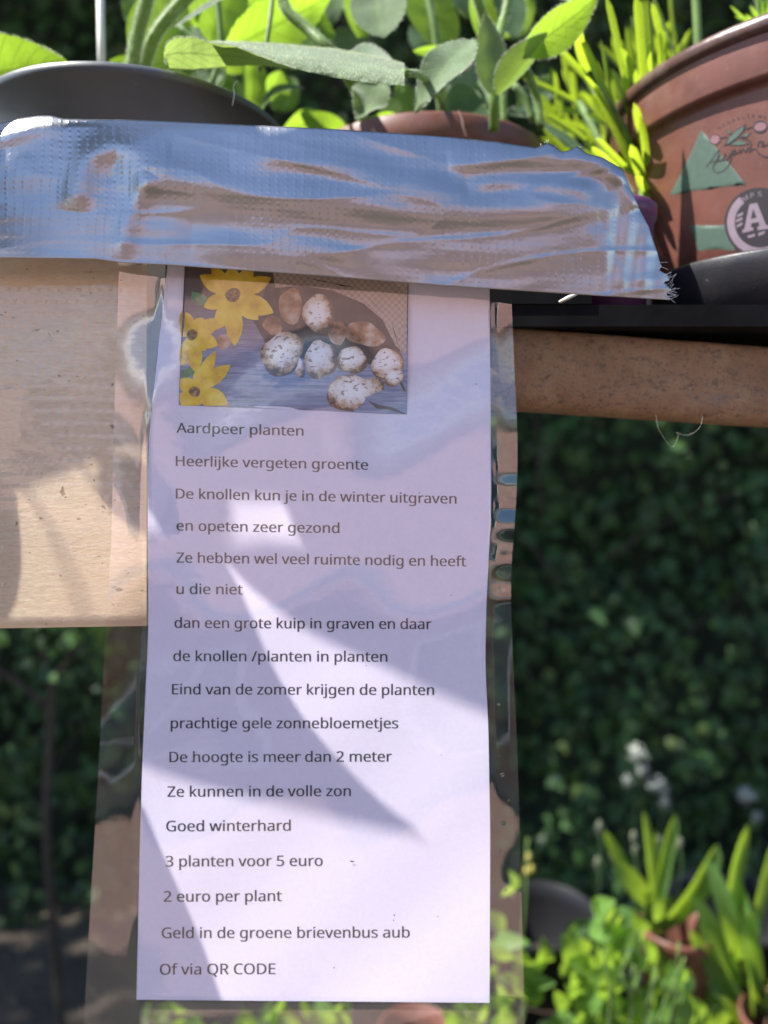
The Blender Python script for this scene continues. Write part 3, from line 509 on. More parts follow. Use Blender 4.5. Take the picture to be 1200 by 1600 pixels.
mb = MB()
for (x, y, a, b) in ((550, 1346, 3.2, 1.1), (616, 1430, 1.2, 1.2), (615, 1438, 1, 1), (522, 1512, 1, 1), (300, 1190, .9, .9), (470, 1180, 1.2, .8), (690, 1180, .8, .8), (705, 930, .8, .8), (655, 770, 1, .8), (744, 600, .8, .8), (684, 1432, .9, .7), (572, 1040, .7, .7)):
    mb = MB(); poly_mesh(mb, ell(x, y, a, b, 9, .1), lambda px, py: U(px, py, sheet(px, py) - .000312), 4); mb.build('dirt_speck', M['ink'], sign)
kw_ = N('water_drop'); gls = kw_.n('BsdfGlass', {'Color': (.95, 1, .95, 1), 'Roughness': .0, 'IOR': 1.33}).outputs[0]; kw_.surf(gls)
for (x, y, r_) in ((785, 1210, 3.4), (787, 1287, 3.6), (779, 1100, 2.6), (795, 1250, 1.6), (783, 1330, 2.2), (790, 1390, 1.5), (780, 1180, 1.2), (798, 1160, 1.0), (178, 1106, 1.5), (190, 1210, 1.6), (186, 1190, 1.0)):
    c = U(x, y, sheet(x, y)); c = c - FW * (.0004); r0 = r_ * .235 / F
    vs = [c + RT * r0 * math.cos(q * .6283) * math.cos(t_) + UP * r0 * math.sin(q * .6283) * math.cos(t_) - FW * r0 * .5 * math.sin(t_) for t_ in (0, .5, 1.0, 1.5) for q in range(10)]
    mb = MB(); mb.add(vs, [(j * 10 + q, j * 10 + (q + 1) % 10, j * 10 + 10 + (q + 1) % 10, j * 10 + 10 + q) for j in range(3) for q in range(10)]); mb.build('water_drop', kw_.m, sign)
# the printed picture: flowers and tubers on boards
PQ = [(289, 405), (638, 430), (636, 648), (279, 633)]
def pic(off): return lambda x, y: U(x, y, sheet(x, y) + INKOFF - off * .000009)
k = N('print_boards'); vec = k.scale(k.uv(), (1, 9, 1)); g = k.noise(7, 7, .6, vec, .6)
x = k.xyz(k.uv())
c = k.ramp(g, [(.3, (.13, .15, .25)), (.55, (.28, .30, .44)), (.75, (.46, .47, .60))])
c = k.mix(k.ramp(k.math('ADD', x[1], k.math('MULTIPLY', k.noise(3, 4, .5, k.uv()), .3)), [(.42, (0,) * 3), (.72, (1,) * 3)]), (.11, .075, .06), c)
M['p_board'] = k.surf(k.bsdf(c, .75))
def tuber_mat():
    k = N('print_tuber'); x = k.xyz(k.uv())
    dx = k.math('SUBTRACT', x[0], .45); dy = k.math('SUBTRACT', x[1], .42)
    r = k.math('SQRT', k.math('ADD', k.math('MULTIPLY', dx, dx), k.math('MULTIPLY', dy, dy)))
    e = k.math('ADD', r, k.math('MULTIPLY', k.math('SUBTRACT', k.noise(260, 5, .7), .5), .75))
    c = k.ramp(e, [(.14, (.92, .89, .88)), (.31, (.80, .72, .66)), (.45, (.50, .33, .19)), (.52, (.14, .07, .035))])
    sp = k.math('LESS_THAN', k.noise(480, 3, .6, k.scale(k.obj(), (1, 1, 2))), .40)
    c = k.mix(k.math('MULTIPLY', sp, .75), c, (.22, .12, .06))
    return k.surf(k.bsdf(c, .75))
M['p_tuber'] = tuber_mat()
k = N('print_brown_tuber'); c = k.ramp(k.noise(240, 5), [(.35, (.16, .07, .03)), (.5, (.40, .20, .09)), (.68, (.62, .50, .42))])
M['p_brown'] = k.surf(k.bsdf(c, .75))
k = N('print_sack'); ck = k.n('TexChecker', {'Scale': 900.0}); k.t.links.new(k.obj(), ck.inputs['Vector'])
c = k.mix(k.math('MULTIPLY_ADD', ck.outputs['Fac'], .6, k.math('MULTIPLY', k.noise(700, 3), .4)), (.34, .24, .19), (.62, .50, .43)); c = k.mix(k.math('MULTIPLY', k.noise(60, 4), .5), c, (.50, .36, .29)); M['p_sack'] = k.surf(k.bsdf(c, .75))
k = N('print_petal'); c = k.ramp(k.noise(160, 5), [(.34, (.62, .36, .012)), (.5, (.82, .56, .02)), (.66, (.90, .70, .10))]); M['p_petal'] = k.surf(k.bsdf(c, .75))
k = N('print_flower_centre'); c = k.ramp(k.noise(900, 3), [(.4, (.10, .05, .02)), (.6, (.42, .22, .05))]); M['p_centre'] = k.surf(k.bsdf(c, .75))
M['p_green'] = simple('print_leaf', (.12, .26, .10), .75, nscale=300, namt=.4)
M['p_dark'] = simple('print_shadow', (.05, .035, .03), .75, nscale=200, namt=.4)
mb = MB(); poly_mesh(mb, PQ, pic(0), 8); picture = mb.build('printed_picture', M['p_board'], paper)
def pp(name, polys, mat, lay, step=7):
    mb = MB()
    for p in polys: poly_mesh(mb, p, pic(lay), step)
    return mb.build(name, mat, picture)
pp('printed_gap', [[(420, 440), (470, 432), (560, 450), (612, 500), (628, 560), (600, 575), (540, 560), (470, 560), (420, 545), (395, 500)]], M['p_dark'], 1)
pp('printed_sack', [[(425, 415), (637, 431), (636, 556), (618, 540), (598, 500), (568, 474), (520, 454), (470, 446), (430, 450)]], M['p_sack'], 2)
pp('printed_leaf', [[(300, 455), (318, 460), (330, 475), (310, 478), (298, 470)], [(282, 580), (300, 572), (306, 582), (290, 592), (282, 590)]], M['p_green'], 2)
tub = [(454, 478, 20, 26, .1, 'p_brown'), (499, 491, 24, 33, .1, 'p_tuber'), (426, 508, 16, 14, .3, 'p_brown'), (527, 520, 14, 20, 0, 'p_brown'), (570, 522, 29, 20, .25, 'p_brown'),
       (441, 553, 33, 34, .2, 'p_tuber'), (466, 572, 9, 18, -.3, 'p_tuber'), (501, 562, 24, 32, -.1, 'p_tuber'), (550, 563, 22, 23, 0, 'p_tuber'), (605, 568, 23, 26, .4, 'p_tuber'), (616, 590, 14, 15, .5, 'p_tuber'), (350, 533, 13, 12, 0, 'p_brown')]
for i, (cx, cy, rx, ry, ro, mt) in enumerate(tub): pp('printed_tuber', [ell(cx, cy, rx, ry, 26, ro, .10, i)], M[mt], 3 + i % 3 + (3 if mt == 'p_tuber' else 0), 8)
pp('printed_tuber', [[(510, 622), (514, 603), (530, 588), (552, 585), (570, 592), (590, 590), (601, 597), (600, 608), (585, 615), (573, 620), (566, 632), (552, 643), (532, 641), (516, 634)]], M['p_tuber'], 9, 8)
pp('printed_root', [[(574, 625), (590, 632), (612, 636), (634, 646), (630, 647), (606, 640), (588, 638)], [(622, 590), (630, 600), (634, 612), (631, 612), (626, 602)]], M['p_dark'], 3, 8)
def flower(cx, cy, petals, r0, lay):
    ps = []
    for (tx, ty, wd) in petals:
        dx, dy = tx - cx, ty - cy; L = math.hypot(dx, dy); ux, uy = dx / L, dy / L; pts = []
        for t, s in ((.05, .3), (.2, .62), (.4, .92), (.58, 1), (.75, .82), (.9, .4), (1, 0), (.9, -.4), (.75, -.82), (.58, -1), (.4, -.92), (.2, -.62), (.05, -.3)):
            pts.append((max(280 + 0 * t, min(637, cx + ux * L * t - uy * s * wd / 2)), max(414, min(634, cy + uy * L * t + ux * s * wd / 2))))
        ps.append(pts)
    for j, p in enumerate(ps): pp('printed_petal', [p], M['p_petal'], lay + .3 * j / len(ps), 9)
    pp('printed_flower_centre', [ell(cx, cy, r0, r0, 18, 0, .06, lay)], M['p_centre'], lay + .6, 6)
flower(300, 523, [(284, 486, 24), (318, 496, 22), (345, 500, 24), (341, 540, 24), (322, 548, 22), (306, 582, 26), (284, 572, 24), (281, 512, 20)], 8.5, 10)
flower(364, 461, [(312, 430, 26), (330, 416, 22), (362, 414, 24), (396, 416, 24), (424, 434, 26), (428, 489, 30), (404, 500, 26), (367, 541, 28), (338, 516, 26), (318, 480, 24)], 11.5, 12)
flower(304, 612, [(282, 592, 24), (316, 570, 18), (337, 548, 20), (360, 570, 24), (357, 633, 34), (310, 634, 34), (284, 634, 30)], 8.5, 14)

# ------------------------------------------------------------------ the silver duct tape
TT = [(-80, 203), (0, 193), (20, 187), (60, 181), (80, 181), (100, 186), (200, 187), (400, 196), (520, 202), (600, 207), (700, 214), (780, 222), (838, 231), (856, 224), (866, 228), (878, 238), (892, 234), (902, 229), (916, 240), (940, 246), (972, 264), (988, 288), (1000, 300), (1060, 330)]
TB = [(-80, 402), (0, 403), (150, 405), (192, 411), (260, 414), (400, 424), (500, 431), (700, 447), (900, 460), (1047, 469), (1060, 470)]
TE = [(0, 974), (.05, 983), (.12, 994), (.2, 1003), (.3, 1014), (.42, 1021), (.52, 1027), (.6, 1030), (.66, 1034), (.70, 1029), (.74, 1044), (.79, 1046), (.82, 1037), (.86, 1044), (.90, 1049), (.93, 1041), (1, 1046)]
RIDGES = [  # crest line, height in mm, half width in px
 ([(118, 330), (124, 290), (140, 247), (188, 228), (268, 236)], 1.5, 13),
 ([(180, 262), (255, 270), (400, 300), (520, 317), (700, 326), (860, 326), (950, 312)], 2.6, 19),
 ([(360, 252), (450, 252), (540, 260), (640, 286), (730, 300)], 1.2, 11),
 ([(700, 258), (800, 246), (900, 244), (950, 258), (968, 290)], 1.9, 12),
 ([(730, 288), (800, 283), (880, 290), (930, 300)], 1.0, 8),
 ([(192, 405), (199, 350), (222, 300), (238, 272)], 1.0, 10),
 ([(-160, 240), (-60, 226), (0, 212), (70, 196), (130, 190), (200, 196)], .8, 9),
 ([(300, 372), (420, 384), (560, 395), (680, 412)], .9, 18),
 ([(975, 290), (968, 340), (962, 400), (968, 460)], .5, 14), ([(1000, 330), (1006, 390), (1012, 460)], .7, 12),
 ([(620, 400), (760, 395), (900, 390), (950, 370)], .8, 20),
 ([(960, 262), (985, 300), (1000, 322)], 1.4, 9)]
RC = [([p.to_2d() if len(p) == 3 else p for p in curve([(a, b, 0) for a, b in pts], 10)], amp, wd) for pts, amp, wd in RIDGES]
def tape_h(x, y):
    h = 0
    for pts, amp, wd in RC:
        best = 1e9; tt = 0
        for i in range(len(pts) - 1):
            a, b = pts[i], pts[i + 1]; ab = b - a; t = max(0, min(1, ((x - a.x) * ab.x + (y - a.y) * ab.y) / ab.length_squared))
            d2 = (x - a.x - ab.x * t) ** 2 + (y - a.y - ab.y * t) ** 2
            if d2 < best: best = d2; tt = (i + t) / (len(pts) - 1)
        if best < (4 * wd) ** 2:
            e = min(1, tt * 6, (1 - tt) * 6) ** .7
            side = wd * 1.25
            h += amp * e * math.exp(-best / (2 * side * side))
    yy = y + 26 * math.sin(x / 170 + .6) - x * .055
    h += .42 * noise.noise(V((x / 170, yy / 34, 1))) * min(1, max(.25, (x - 80) / 200)) + .10 * noise.noise(V((x / 80, yy / 17, 4))) + .20 * noise.noise(V((x / 60, y / 60, 9)))
    rg = 1 - abs(noise.noise(V((x / 260 + .2 * math.sin(y / 60), (yy + .06 * x) / 58, 12)))) * 2.4
    if rg > 0: h += .30 * rg ** 3 * min(1, max(.35, (x - 60) / 260))
    if x > 930: h += .28 * math.sin((x + (y - 300) * .12) / 5.2) * min(1, (x - 930) / 30) * min(1, max(0, (y - 290) / 40)) * max(0, 1 - max(0, y - 430) / 40)
    return h
tape = thing('duct_tape', 'wrinkled silver duct tape strip with a torn frayed right end, holding up the notice', 'tape')
def tape_pt(u, v):
    e = interp(TE, v); px = -80 + (e + 80) * u
    y0, y1 = interp(TT, px), interp(TB, px); py = y0 + (y1 - y0) * v
    t = py - y0
    d = .2395 - .0013 * tape_h(px, py)
    d += .0026 * math.exp(-t / 15) * (.5 + .5 * min(1, max(0, (900 - px) / 300)))      # top edge rolls back over the pots
    d += (.0030 - .0062 * min(1, max(0, (px - 60) / 420))) * (1 - v)
    if px > 940: d += .00006 * (px - 940) * (1 - .6 * v)
    return U(px, py, d)
def tape_uv(u, v):
    px = -80 + (interp(TE, v) + 80) * u; return (px / 100, (180 + v * 260) / 100)
mb = MB(); grid(mb, tape_pt, 380, 100, 0, tape_uv)
mb.build('tape_strip', M['duct'], tape, solid=.00015)
mb = MB(); rn = random.Random(3)
for i in range(26):
    v = rn.choice((rn.uniform(.62, .8), rn.uniform(.72, .99), rn.uniform(.8, .96)))
    p = tape_pt(1, v) + RT * -.0006; L = rn.uniform(.0010, .0034); dz = rn.gauss(.0, .0012)
    mb = MB(); tube(mb, curve([p, p + V((L * .5, -.0003, dz * .3 + rn.gauss(0, .0004))), p + V((L, rn.gauss(0, .001), dz))], 3), .000055, 4); mb.build('frayed_thread', M['fray'], tape)
for i in range(10):
    px = rn.uniform(840, 960); p = U(px, interp(TT, px), .2425); mb = MB(); tube(mb, [p, p + V((rn.gauss(0, .0006), 0, rn.uniform(.0004, .0012)))], .00005, 4); mb.build('frayed_thread', M['fray'], tape)

# ------------------------------------------------------------------ plank with clear tape, rail and shelf
def plank_d(px, py): return .2475 + (985 - py) * .000010
pk = tag(MB(), None) if False else MB()
def plank_pt(u, v, off=0):
    px = -260 + (229 - (-260)) * u; py = 385 + ((986 - 8 * u) - 385) * v
    d = plank_d(px, py) + off + (.0012 * ((v - .985) / .015) ** 2 if v > .985 else 0)
    return U(px, py, d)
grid(pk, plank_pt, 40, 60)
back = .022
nb_ = [plank_pt(0, 0), plank_pt(1, 0), plank_pt(1, 1), plank_pt(0, 1)]
bk = [p + V((0, back, .002)) for p in nb_]
q = nb_ + bk
for f in ((0, 1, 5, 4), (1, 2, 6, 5), (2, 3, 7, 6), (3, 0, 4, 7), (4, 5, 6, 7)):
    pk.add([q[i] for i in f], [(0, 1, 2, 3)], [(0, 0), (1, 0), (1, 1), (0, 1)])
plank = pk.build('wooden_plank', M['plank'])
tag(plank, 'pale weathered wooden plank under clear ribbed tape, half in sun beside the notice', 'plank')
mb = MB(); grid(mb, lambda u, v: plank_pt(u * .985, .03 + v * .965, -.0009 - .0006 * noise.noise(V((u * 4, v * 3, 2)))), 50, 80)
ct = mb.build('clear_tape', M['clear_tape'])
tag(ct, 'clear ribbed tape stuck over the pale wooden plank', 'tape')

rack = thing('plant_rack', 'plant rack with black shelf board on a rusty orange brown speckled rail', 'rack')
A, B = U(420, 548, .284), U(1330, 612, .309)
prof = [(.0, .0150), (-.0035, .0148), (-.0050, .0132), (-.0055, .0095), (-.0059, .004), (-.0063, -.002), (-.0064, -.0065), (-.0055, -.0110), (-.0034, -.0142), (.001, -.0158), (.012, -.016), (.024, -.0145), (.030, -.006), (.030, .012), (.026, .0150)]
mb = MB()
NS = 120
ring = []
for i in range(NS + 1):
    c = A.lerp(B, i / NS)
    for j, (dy, dz) in enumerate(prof):
        n_ = noise.noise(V((i * .11, dz * 300, 7))) * .0003
        ring.append(c + V((0, dy - n_, dz + n_ * .5)))
n = len(prof)
fs = [(i * n + j, (i + 1) * n + j, (i + 1) * n + (j + 1) % n, i * n + (j + 1) % n) for i in range(NS) for j in range(n)]
mb.add(ring, fs); mb.add([ring[j] for j in range(n)], [tuple(range(n))]); mb.add([ring[NS * n + j] for j in range(n)], [tuple(range(n))[::-1]])
mb.build('rail', M['rust'], rack)
zs = 1.308
mb = MB(); box(mb, (.02, .416, zs - .004), (1.1, .256, .008)); mb.build('shelf_board', M['cloth'], rack, smooth=False)
gt = MB()
for (c_, z_) in (((-.1035, .414, zs + .0012), (.363, .252, .002)), ((-.1035, .2885, zs + .012), (.363, .002, .0235)), ((-.1035, .5395, zs + .012), (.363, .002, .0235)), ((-.284, .414, zs + .012), (.002, .249, .0235)), ((.077, .414, zs + .012), (.002, .249, .0235))): box(gt, c_, z_)
tag(gt.build('growing_tray', M['cloth'], smooth=False), 'flat black tray on the shelf behind the silver tape, holding the pots', 'tray')
for sx in (-.52, .56):
    mb = MB(); box(mb, (sx, .30, .66), (.03, .03, 1.31)); box(mb, (sx, .54, .66), (.03, .03, 1.31)); mb.build('post', M['rust'], rack, smooth=False)

# ------------------------------------------------------------------ pots on the shelf
def pot(name, label, c, Rr, H, prof, mats, soil_drop=.012, parts=True, group=None):
    """prof: outer profile [(radius, height below rim)], first entry the rim edge"""
    t = thing(name, label, 'flower pot', group)
    th = .0022
    out = [(r, -h) for r, h in prof]; r0 = prof[0][0]
    inner = [(r0 - th, .0003), (r0 - th - .002, -.02), (prof[-1][0] - th, -H + .004), (.0005, -H + .004)]
    mb = MB(); lathe(mb, inner[::-1] + [(r0 - th * .5, .0008)] + out + [(.0005, -H)], c, 96)
    mb.build('pot_body', mats, t)
    mb = MB(); rr = r0 - th - .004
    grid(mb, lambda u, v: V(c) + V((math.cos(u * 6.2832) * rr * v, math.sin(u * 6.2832) * rr * v, -soil_drop + .002 * noise.noise(V((math.cos(u * 6.28) * v * 5, math.sin(u * 6.28) * v * 5, Rr * 90))))), 40, 10)
    mb.build('soil', M['soil'], t)
    return t
CL = V((-.1197, .3834, 1.408)); RL = .0717
pot('flower_pot', 'large dark grey plastic pot behind the left end of the silver tape', CL, RL, .0998, [(RL, .0), (RL, .0035), (RL - .0012, .004), (RL - .002, .03), (RL - .010, .0998)], M['greypot'])
CM = V((.025, .4555, 1.4218)); RM = .0695
mp_ = pot('flower_pot', 'brownish red plastic pot, only its rim showing above the middle of the tape', CM, RM, .1135, [(RM, .0), (RM + .0006, .001), (RM + .0004, .020), (RM - .003, .0215), (RM - .006, .05), (RM - .018, .1135)], M['terra'])
CR = V((.2215, .3947, 1.4285)); RR = .1025; HR = .1185
tp = thing('flower_pot', 'big terracotta coloured pot with printed green triangles and round A emblem at the right edge', 'flower pot')
BANDH = .0235
def body_r(h): return RR - .0045 - (h - BANDH) * .135
th = .003
prof = [(.001, -HR + .004), (body_r(HR) - th, -HR + .004), (RR - th - .004, -.03), (RR - th, -.004), (RR - .001, .0006)]
rimp = [(RR - .0022, .0008), (RR, .0012), (RR + .0020, .0), (RR + .0027, -.0028), (RR + .0020, -.0056), (RR + .0002, -.0066)]
mb = MB(); lathe(mb, prof, CR, 128); lathe(mb, rimp, CR, 128); rim_ = mb.build('rim', M['terra_rim'], tp)
band = [(RR + .0002, -.0066), (RR - .0002, -.010), (RR - .0008, -BANDH + .002), (RR - .0014, -BANDH + .0003), (RR - .003, -BANDH - .0003), (RR - .0045, -BANDH - .0008)]
mb = MB(); lathe(mb, band + [(body_r(h), -h) for h in (BANDH + .003, .05, .08, HR)] + [(.001, -HR)], CR, 128); body_ = mb.build('pot_body', M['terra'], tp)
mb = MB(); grid(mb, lambda u, v: CR + V((math.cos(u * 6.2832) * (RR - .006) * v, math.sin(u * 6.2832) * (RR - .006) * v, -.014)), 40, 8); mb.build('soil', M['soil'], tp)
def on_pot(px, py, off=.00012):
    """where the line of sight through a pixel meets the tapering body of the big pot"""
    ray = ((px - 600) / F * RT + (800 - py) / F * UP + FW)
    lo, hi = .2, .42
    d = lo
    def g(d):
        p = CAM + ray * d; h = CR.z - p.z; return math.hypot(p.x - CR.x, p.y - CR.y) - (body_r(h) + off)
    while d < hi and g(d) > 0: d += .001
    a, b = d - .001, d
    for _ in range(14):
        m = (a + b) / 2
        if g(m) > 0: a = m
        else: b = m
    return CAM + ray * b
def decal(name, polys, mat, off, step=6, parent=None):
    mb = MB()
    for p in polys: poly_mesh(mb, p, lambda x, y: on_pot(x, y, off), step)
    return mb.build(name, mat, parent or body_)
def stroke(mb, pts, wpx, off):
    pts = curve([(a, b, 0) for a, b in pts], 4)
    L = []
    for i, p in enumerate(pts):
        t = (pts[min(i + 1, len(pts) - 1)] - pts[max(0, i - 1)]).normalized(); nn = V((-t.y, t.x, 0)) * wpx / 2
        L.append((p + nn, p - nn))
    for a, b in zip(L, L[1:]):
        mb.add([on_pot(q.x, q.y, off) for q in (a[0], a[1], b[1], b[0])], [(0, 1, 2, 3)])
decal('printed_triangle', [[(1096, 203), (1166, 288), (1046, 305)]], M['print_green'], .00010)
decal('printed_triangle', [[(1078, 351), (1150, 350), (1148, 392), (1090, 392)]], M['print_green'], .00010)
ecx, ecy = 1187, 348
em = decal('printed_emblem', [ell(ecx, ecy, 55, 55, 48)], M['print_dark'], .00014)
def arc(r0, r1, a0, a1, n=22):
    o = [(ecx + r1 * math.cos(R(a0 + (a1 - a0) * i / n)), ecy - r1 * math.sin(R(a0 + (a1 - a0) * i / n))) for i in range(n + 1)]
    return o + [(ecx + r0 * math.cos(R(a1 + (a0 - a1) * i / n)), ecy - r0 * math.sin(R(a1 + (a0 - a1) * i / n))) for i in range(n + 1)]
decal('emblem_ring', [arc(39, 51, 128, 300), arc(39, 51, -55, 65)], M['print_lilac'], .00018, 5, em)
decal('emblem_letter', [[(1171, 319), (1183, 317), (1197, 352), (1201, 351), (1202, 357), (1184, 360), (1183, 354), (1187, 353), (1185, 347), (1174, 349), (1173, 355), (1177, 355), (1177, 360), (1160, 364), (1160, 359), (1163, 358)]], M['print_lilac'], .00018, 20, em)
decal('emblem_letter', [[(1177, 326), (1182, 340), (1173, 342)]], M['print_dark'], .00021, 20, em)
for (x0, y0, dx) in ((1152, 336, 9), (1150, 344, 10), (1151, 352, 9)):
    decal('emblem_hatch', [[(x0, y0), (x0 + dx, y0 - 5), (x0 + dx, y0 - 1), (x0, y0 + 4)]], M['print_lilac'], .00018, 20, em)
decal('emblem_hatch', [[(1167, 369), (1179, 365), (1180, 369), (1170, 372)], [(1185, 364), (1196, 361), (1194, 365), (1185, 369)]], M['print_lilac'], .00018, 20, em)
def letters_on_pot(chars, mat, off, parent):
    for ch, cx, cy, size, rot in chars:
        vs, fs = text_flat(ch); a = sum(v.x for v in vs) / len(vs)
        mb = MB()
        def mp(v):
            x, y = (v.x - a) * size * 1.15, -(v.y - .35) * size
            return on_pot(cx + x * math.cos(rot) - y * math.sin(rot), cy + x * math.sin(rot) + y * math.cos(rot), off)
        mb.add([mp(v) for v in vs], fs); mb.build('printed_letter', mat, parent, smooth=False)
letters_on_pot([('M', 1164, 309, 13, -.55), ('P', 1176, 304, 13, -.25), ('S', 1187, 302, 13, 0)], M['print_lilac'], .00019, em)
letters_on_pot([(c, x, y, 8.5, ro) for c, x, y, ro in zip('HANDELSKWE', (1123, 1130, 1138, 1146, 1154, 1161, 1169, 1177, 1187, 1196), (199, 194.5, 190.5, 187, 184, 182, 180.5, 180, 181, 183), (-.7, -.6, -.5, -.42, -.35, -.25, -.12, 0, .12, .25))], M['print_dark'], .00014, body_)
tl = decal('printed_tulip', [ell(1117, 218, 9, 8, 20, -.5)], M['print_dark'], .00014)
decal('printed_petals', [ell(1117, 218, 7.6, 6.8, 20, -.5)], M['print_pink'], .00017, 6, tl)
tl2 = decal('printed_tulip', [ell(1188, 198, 11, 10, 20, -.2)], M['print_dark'], .00014)
decal('printed_petals', [ell(1188, 198, 9.6, 6.6, 20, -.2)], M['print_pink'], .00017, 6, tl2)
for pg in ([(1130, 229), (1137, 216), (1150, 203), (1166, 193), (1163, 204), (1152, 215), (1138, 226)], [(1138, 227), (1150, 219), (1160, 220), (1172, 225), (1155, 228)], [(1136, 201), (1143, 206), (1141, 210), (1136, 207)], [(1155, 212), (1174, 207), (1166, 215)]):
    l0 = decal('printed_leaf', [pg], M['print_dark'], .00014); cx = sum(p[0] for p in pg) / len(pg); cy = sum(p[1] for p in pg) / len(pg)
    decal('leaf_fill', [[(cx + (x - cx) * .78, cy + (y - cy) * .78) for x, y in pg]], M['print_green'], .00017, 6, l0)
mb = MB()
for pts in ([(1103, 262), (1112, 250), (1124, 234), (1120, 250), (1114, 262)], [(1107, 256), (1116, 252), (1124, 250)], [(1128, 240), (1121, 250), (1128, 250), (1134, 240)], [(1134, 243), (1129, 248), (1136, 249), (1142, 240), (1141, 252), (1136, 262), (1124, 270), (1115, 266), (1116, 256), (1126, 252), (1138, 250)],
            [(1142, 241), (1146, 234), (1150, 236), (1144, 242), (1152, 239)], [(1153, 240), (1156, 233), (1157, 239), (1161, 232), (1164, 238)], [(1165, 238), (1169, 231), (1173, 234), (1170, 238), (1176, 233), (1181, 233)], [(1181, 233), (1186, 240), (1196, 245), (1208, 245)], [(1184, 230), (1186, 222), (1193, 222), (1190, 229), (1198, 226), (1204, 222)], [(1126, 216), (1136, 214)], [(1165, 202), (1176, 198)], [(1150, 214), (1168, 218), (1174, 226), (1168, 234)]):
    stroke(mb, pts, 1.7, .00014)
mb.build('printed_script', M['print_dark'], body_)
# saucer under it
mb = MB(); x0, x1, y0, y1, cr_ = .122, .335, .2885, .505, .055
def tray_ring(inset, z, n=14):
    o = []
    for (cx, cy, a0) in ((x0 + cr_, y0 + cr_, 180), (x1 - cr_, y0 + cr_, 270), (x1 - cr_, y1 - cr_, 0), (x0 + cr_, y1 - cr_, 90)):
        for q in range(n + 1):
            a = R(a0 + 90 * q / n); o.append(V((cx + (cr_ - inset) * math.cos(a), cy + (cr_ - inset) * math.sin(a), zs + z)))
    return o
rings = [tray_ring(i_, z_) for i_, z_ in ((.006, .0005), (.003, .002), (.0008, .019), (0, .0225), (.0008, .0236), (.0022, .0232), (.0045, .004))]
nr = len(rings[0]); mb.add([p for r_ in rings for p in r_], [(a * nr + b, a * nr + (b + 1) % nr, (a + 1) * nr + (b + 1) % nr, (a + 1) * nr + b) for a in range(len(rings) - 1) for b in range(nr)] + [tuple(range(nr)), tuple((len(rings) - 1) * nr + b for b in range(nr))[::-1]])
tag(mb.build('oblong_tray', M['blackplastic']), 'glossy black round cornered tray under the big terracotta coloured pot', 'tray')
# small purple pot of the needle plant
CP = V((.0945, .330, 1.3555))
pot('flower_pot', 'small purple pot between the frayed tape end and the big terracotta pot', CP, .021, .0472, [(.021, 0), (.021, .005), (.0200, .006), (.017, .0472)], M['purple'])

# ------------------------------------------------------------------ plants on the shelf
def LP(b, t, w, mt_d=.33): return U(b[0], b[1], b[2]), U(t[0], t[1], t[2]), w * (b[2] + t[2]) / 2 / F
t = thing('sunchoke_plant', 'bright backlit plant with broad hairy leaves growing from the dark grey pot', 'plant')
def lf(parent, mats, b, tp_, w, name='leaf', **kw):
    mb = MB(); bb, tt, ww = LP(b, tp_, w); leaf(mb, bb, tt, ww, **kw); return mb.build(name, [M[mats], M['hair']], parent)
T1 = t
def backlit(a):
    k_ = dict(a[4]); q = random.Random(int(a[1][0] * 7 + a[2][1]))
    if a[0] == 'sunleaf': k_['nrm'] = (.45 + q.gauss(0, .15), -.75, -.55 + q.gauss(0, .15))
    return k_
lf(T1, 'sunleaf', (-90, 130, .36), (106, 96, .352), 110, nrm=(.4, -.8, -.4), bend=-.10, hair=260, serr=.04, nv=40)
mb = MB()
hairy_tube(mb, curve([U(205, 118, .37), U(214, 60, .365), U(232, -10, .36), U(250, -80, .36)], 6), .0031, 2200)
hairy_tube(mb, curve([U(222, 112, .375), U(245, 50, .37), U(300, -12, .37), U(360, -60, .37)], 6), .0030, 1500)
hairy_tube(mb, curve([U(432, -60, .37), U(445, 10, .37), U(480, 45, .368), U(520, 85, .365), U(560, 150, .40), U(570, 200, .44)], 6), [.0027] * 31, 500)
tube(mb, curve([U(405, 110, .37), U(418, 60, .37), U(430, -40, .38)], 4), .0012)
tube(mb, curve([U(330, 140, .40), U(345, 60, .40), U(330, -60, .4)], 4), .0016)
tube(mb, curve([U(280, 40, .40), U(315, 75, .40), U(335, 110, .41)], 4), .0012)
mb.build('stem', [M['stem'], M['hair']], T1)
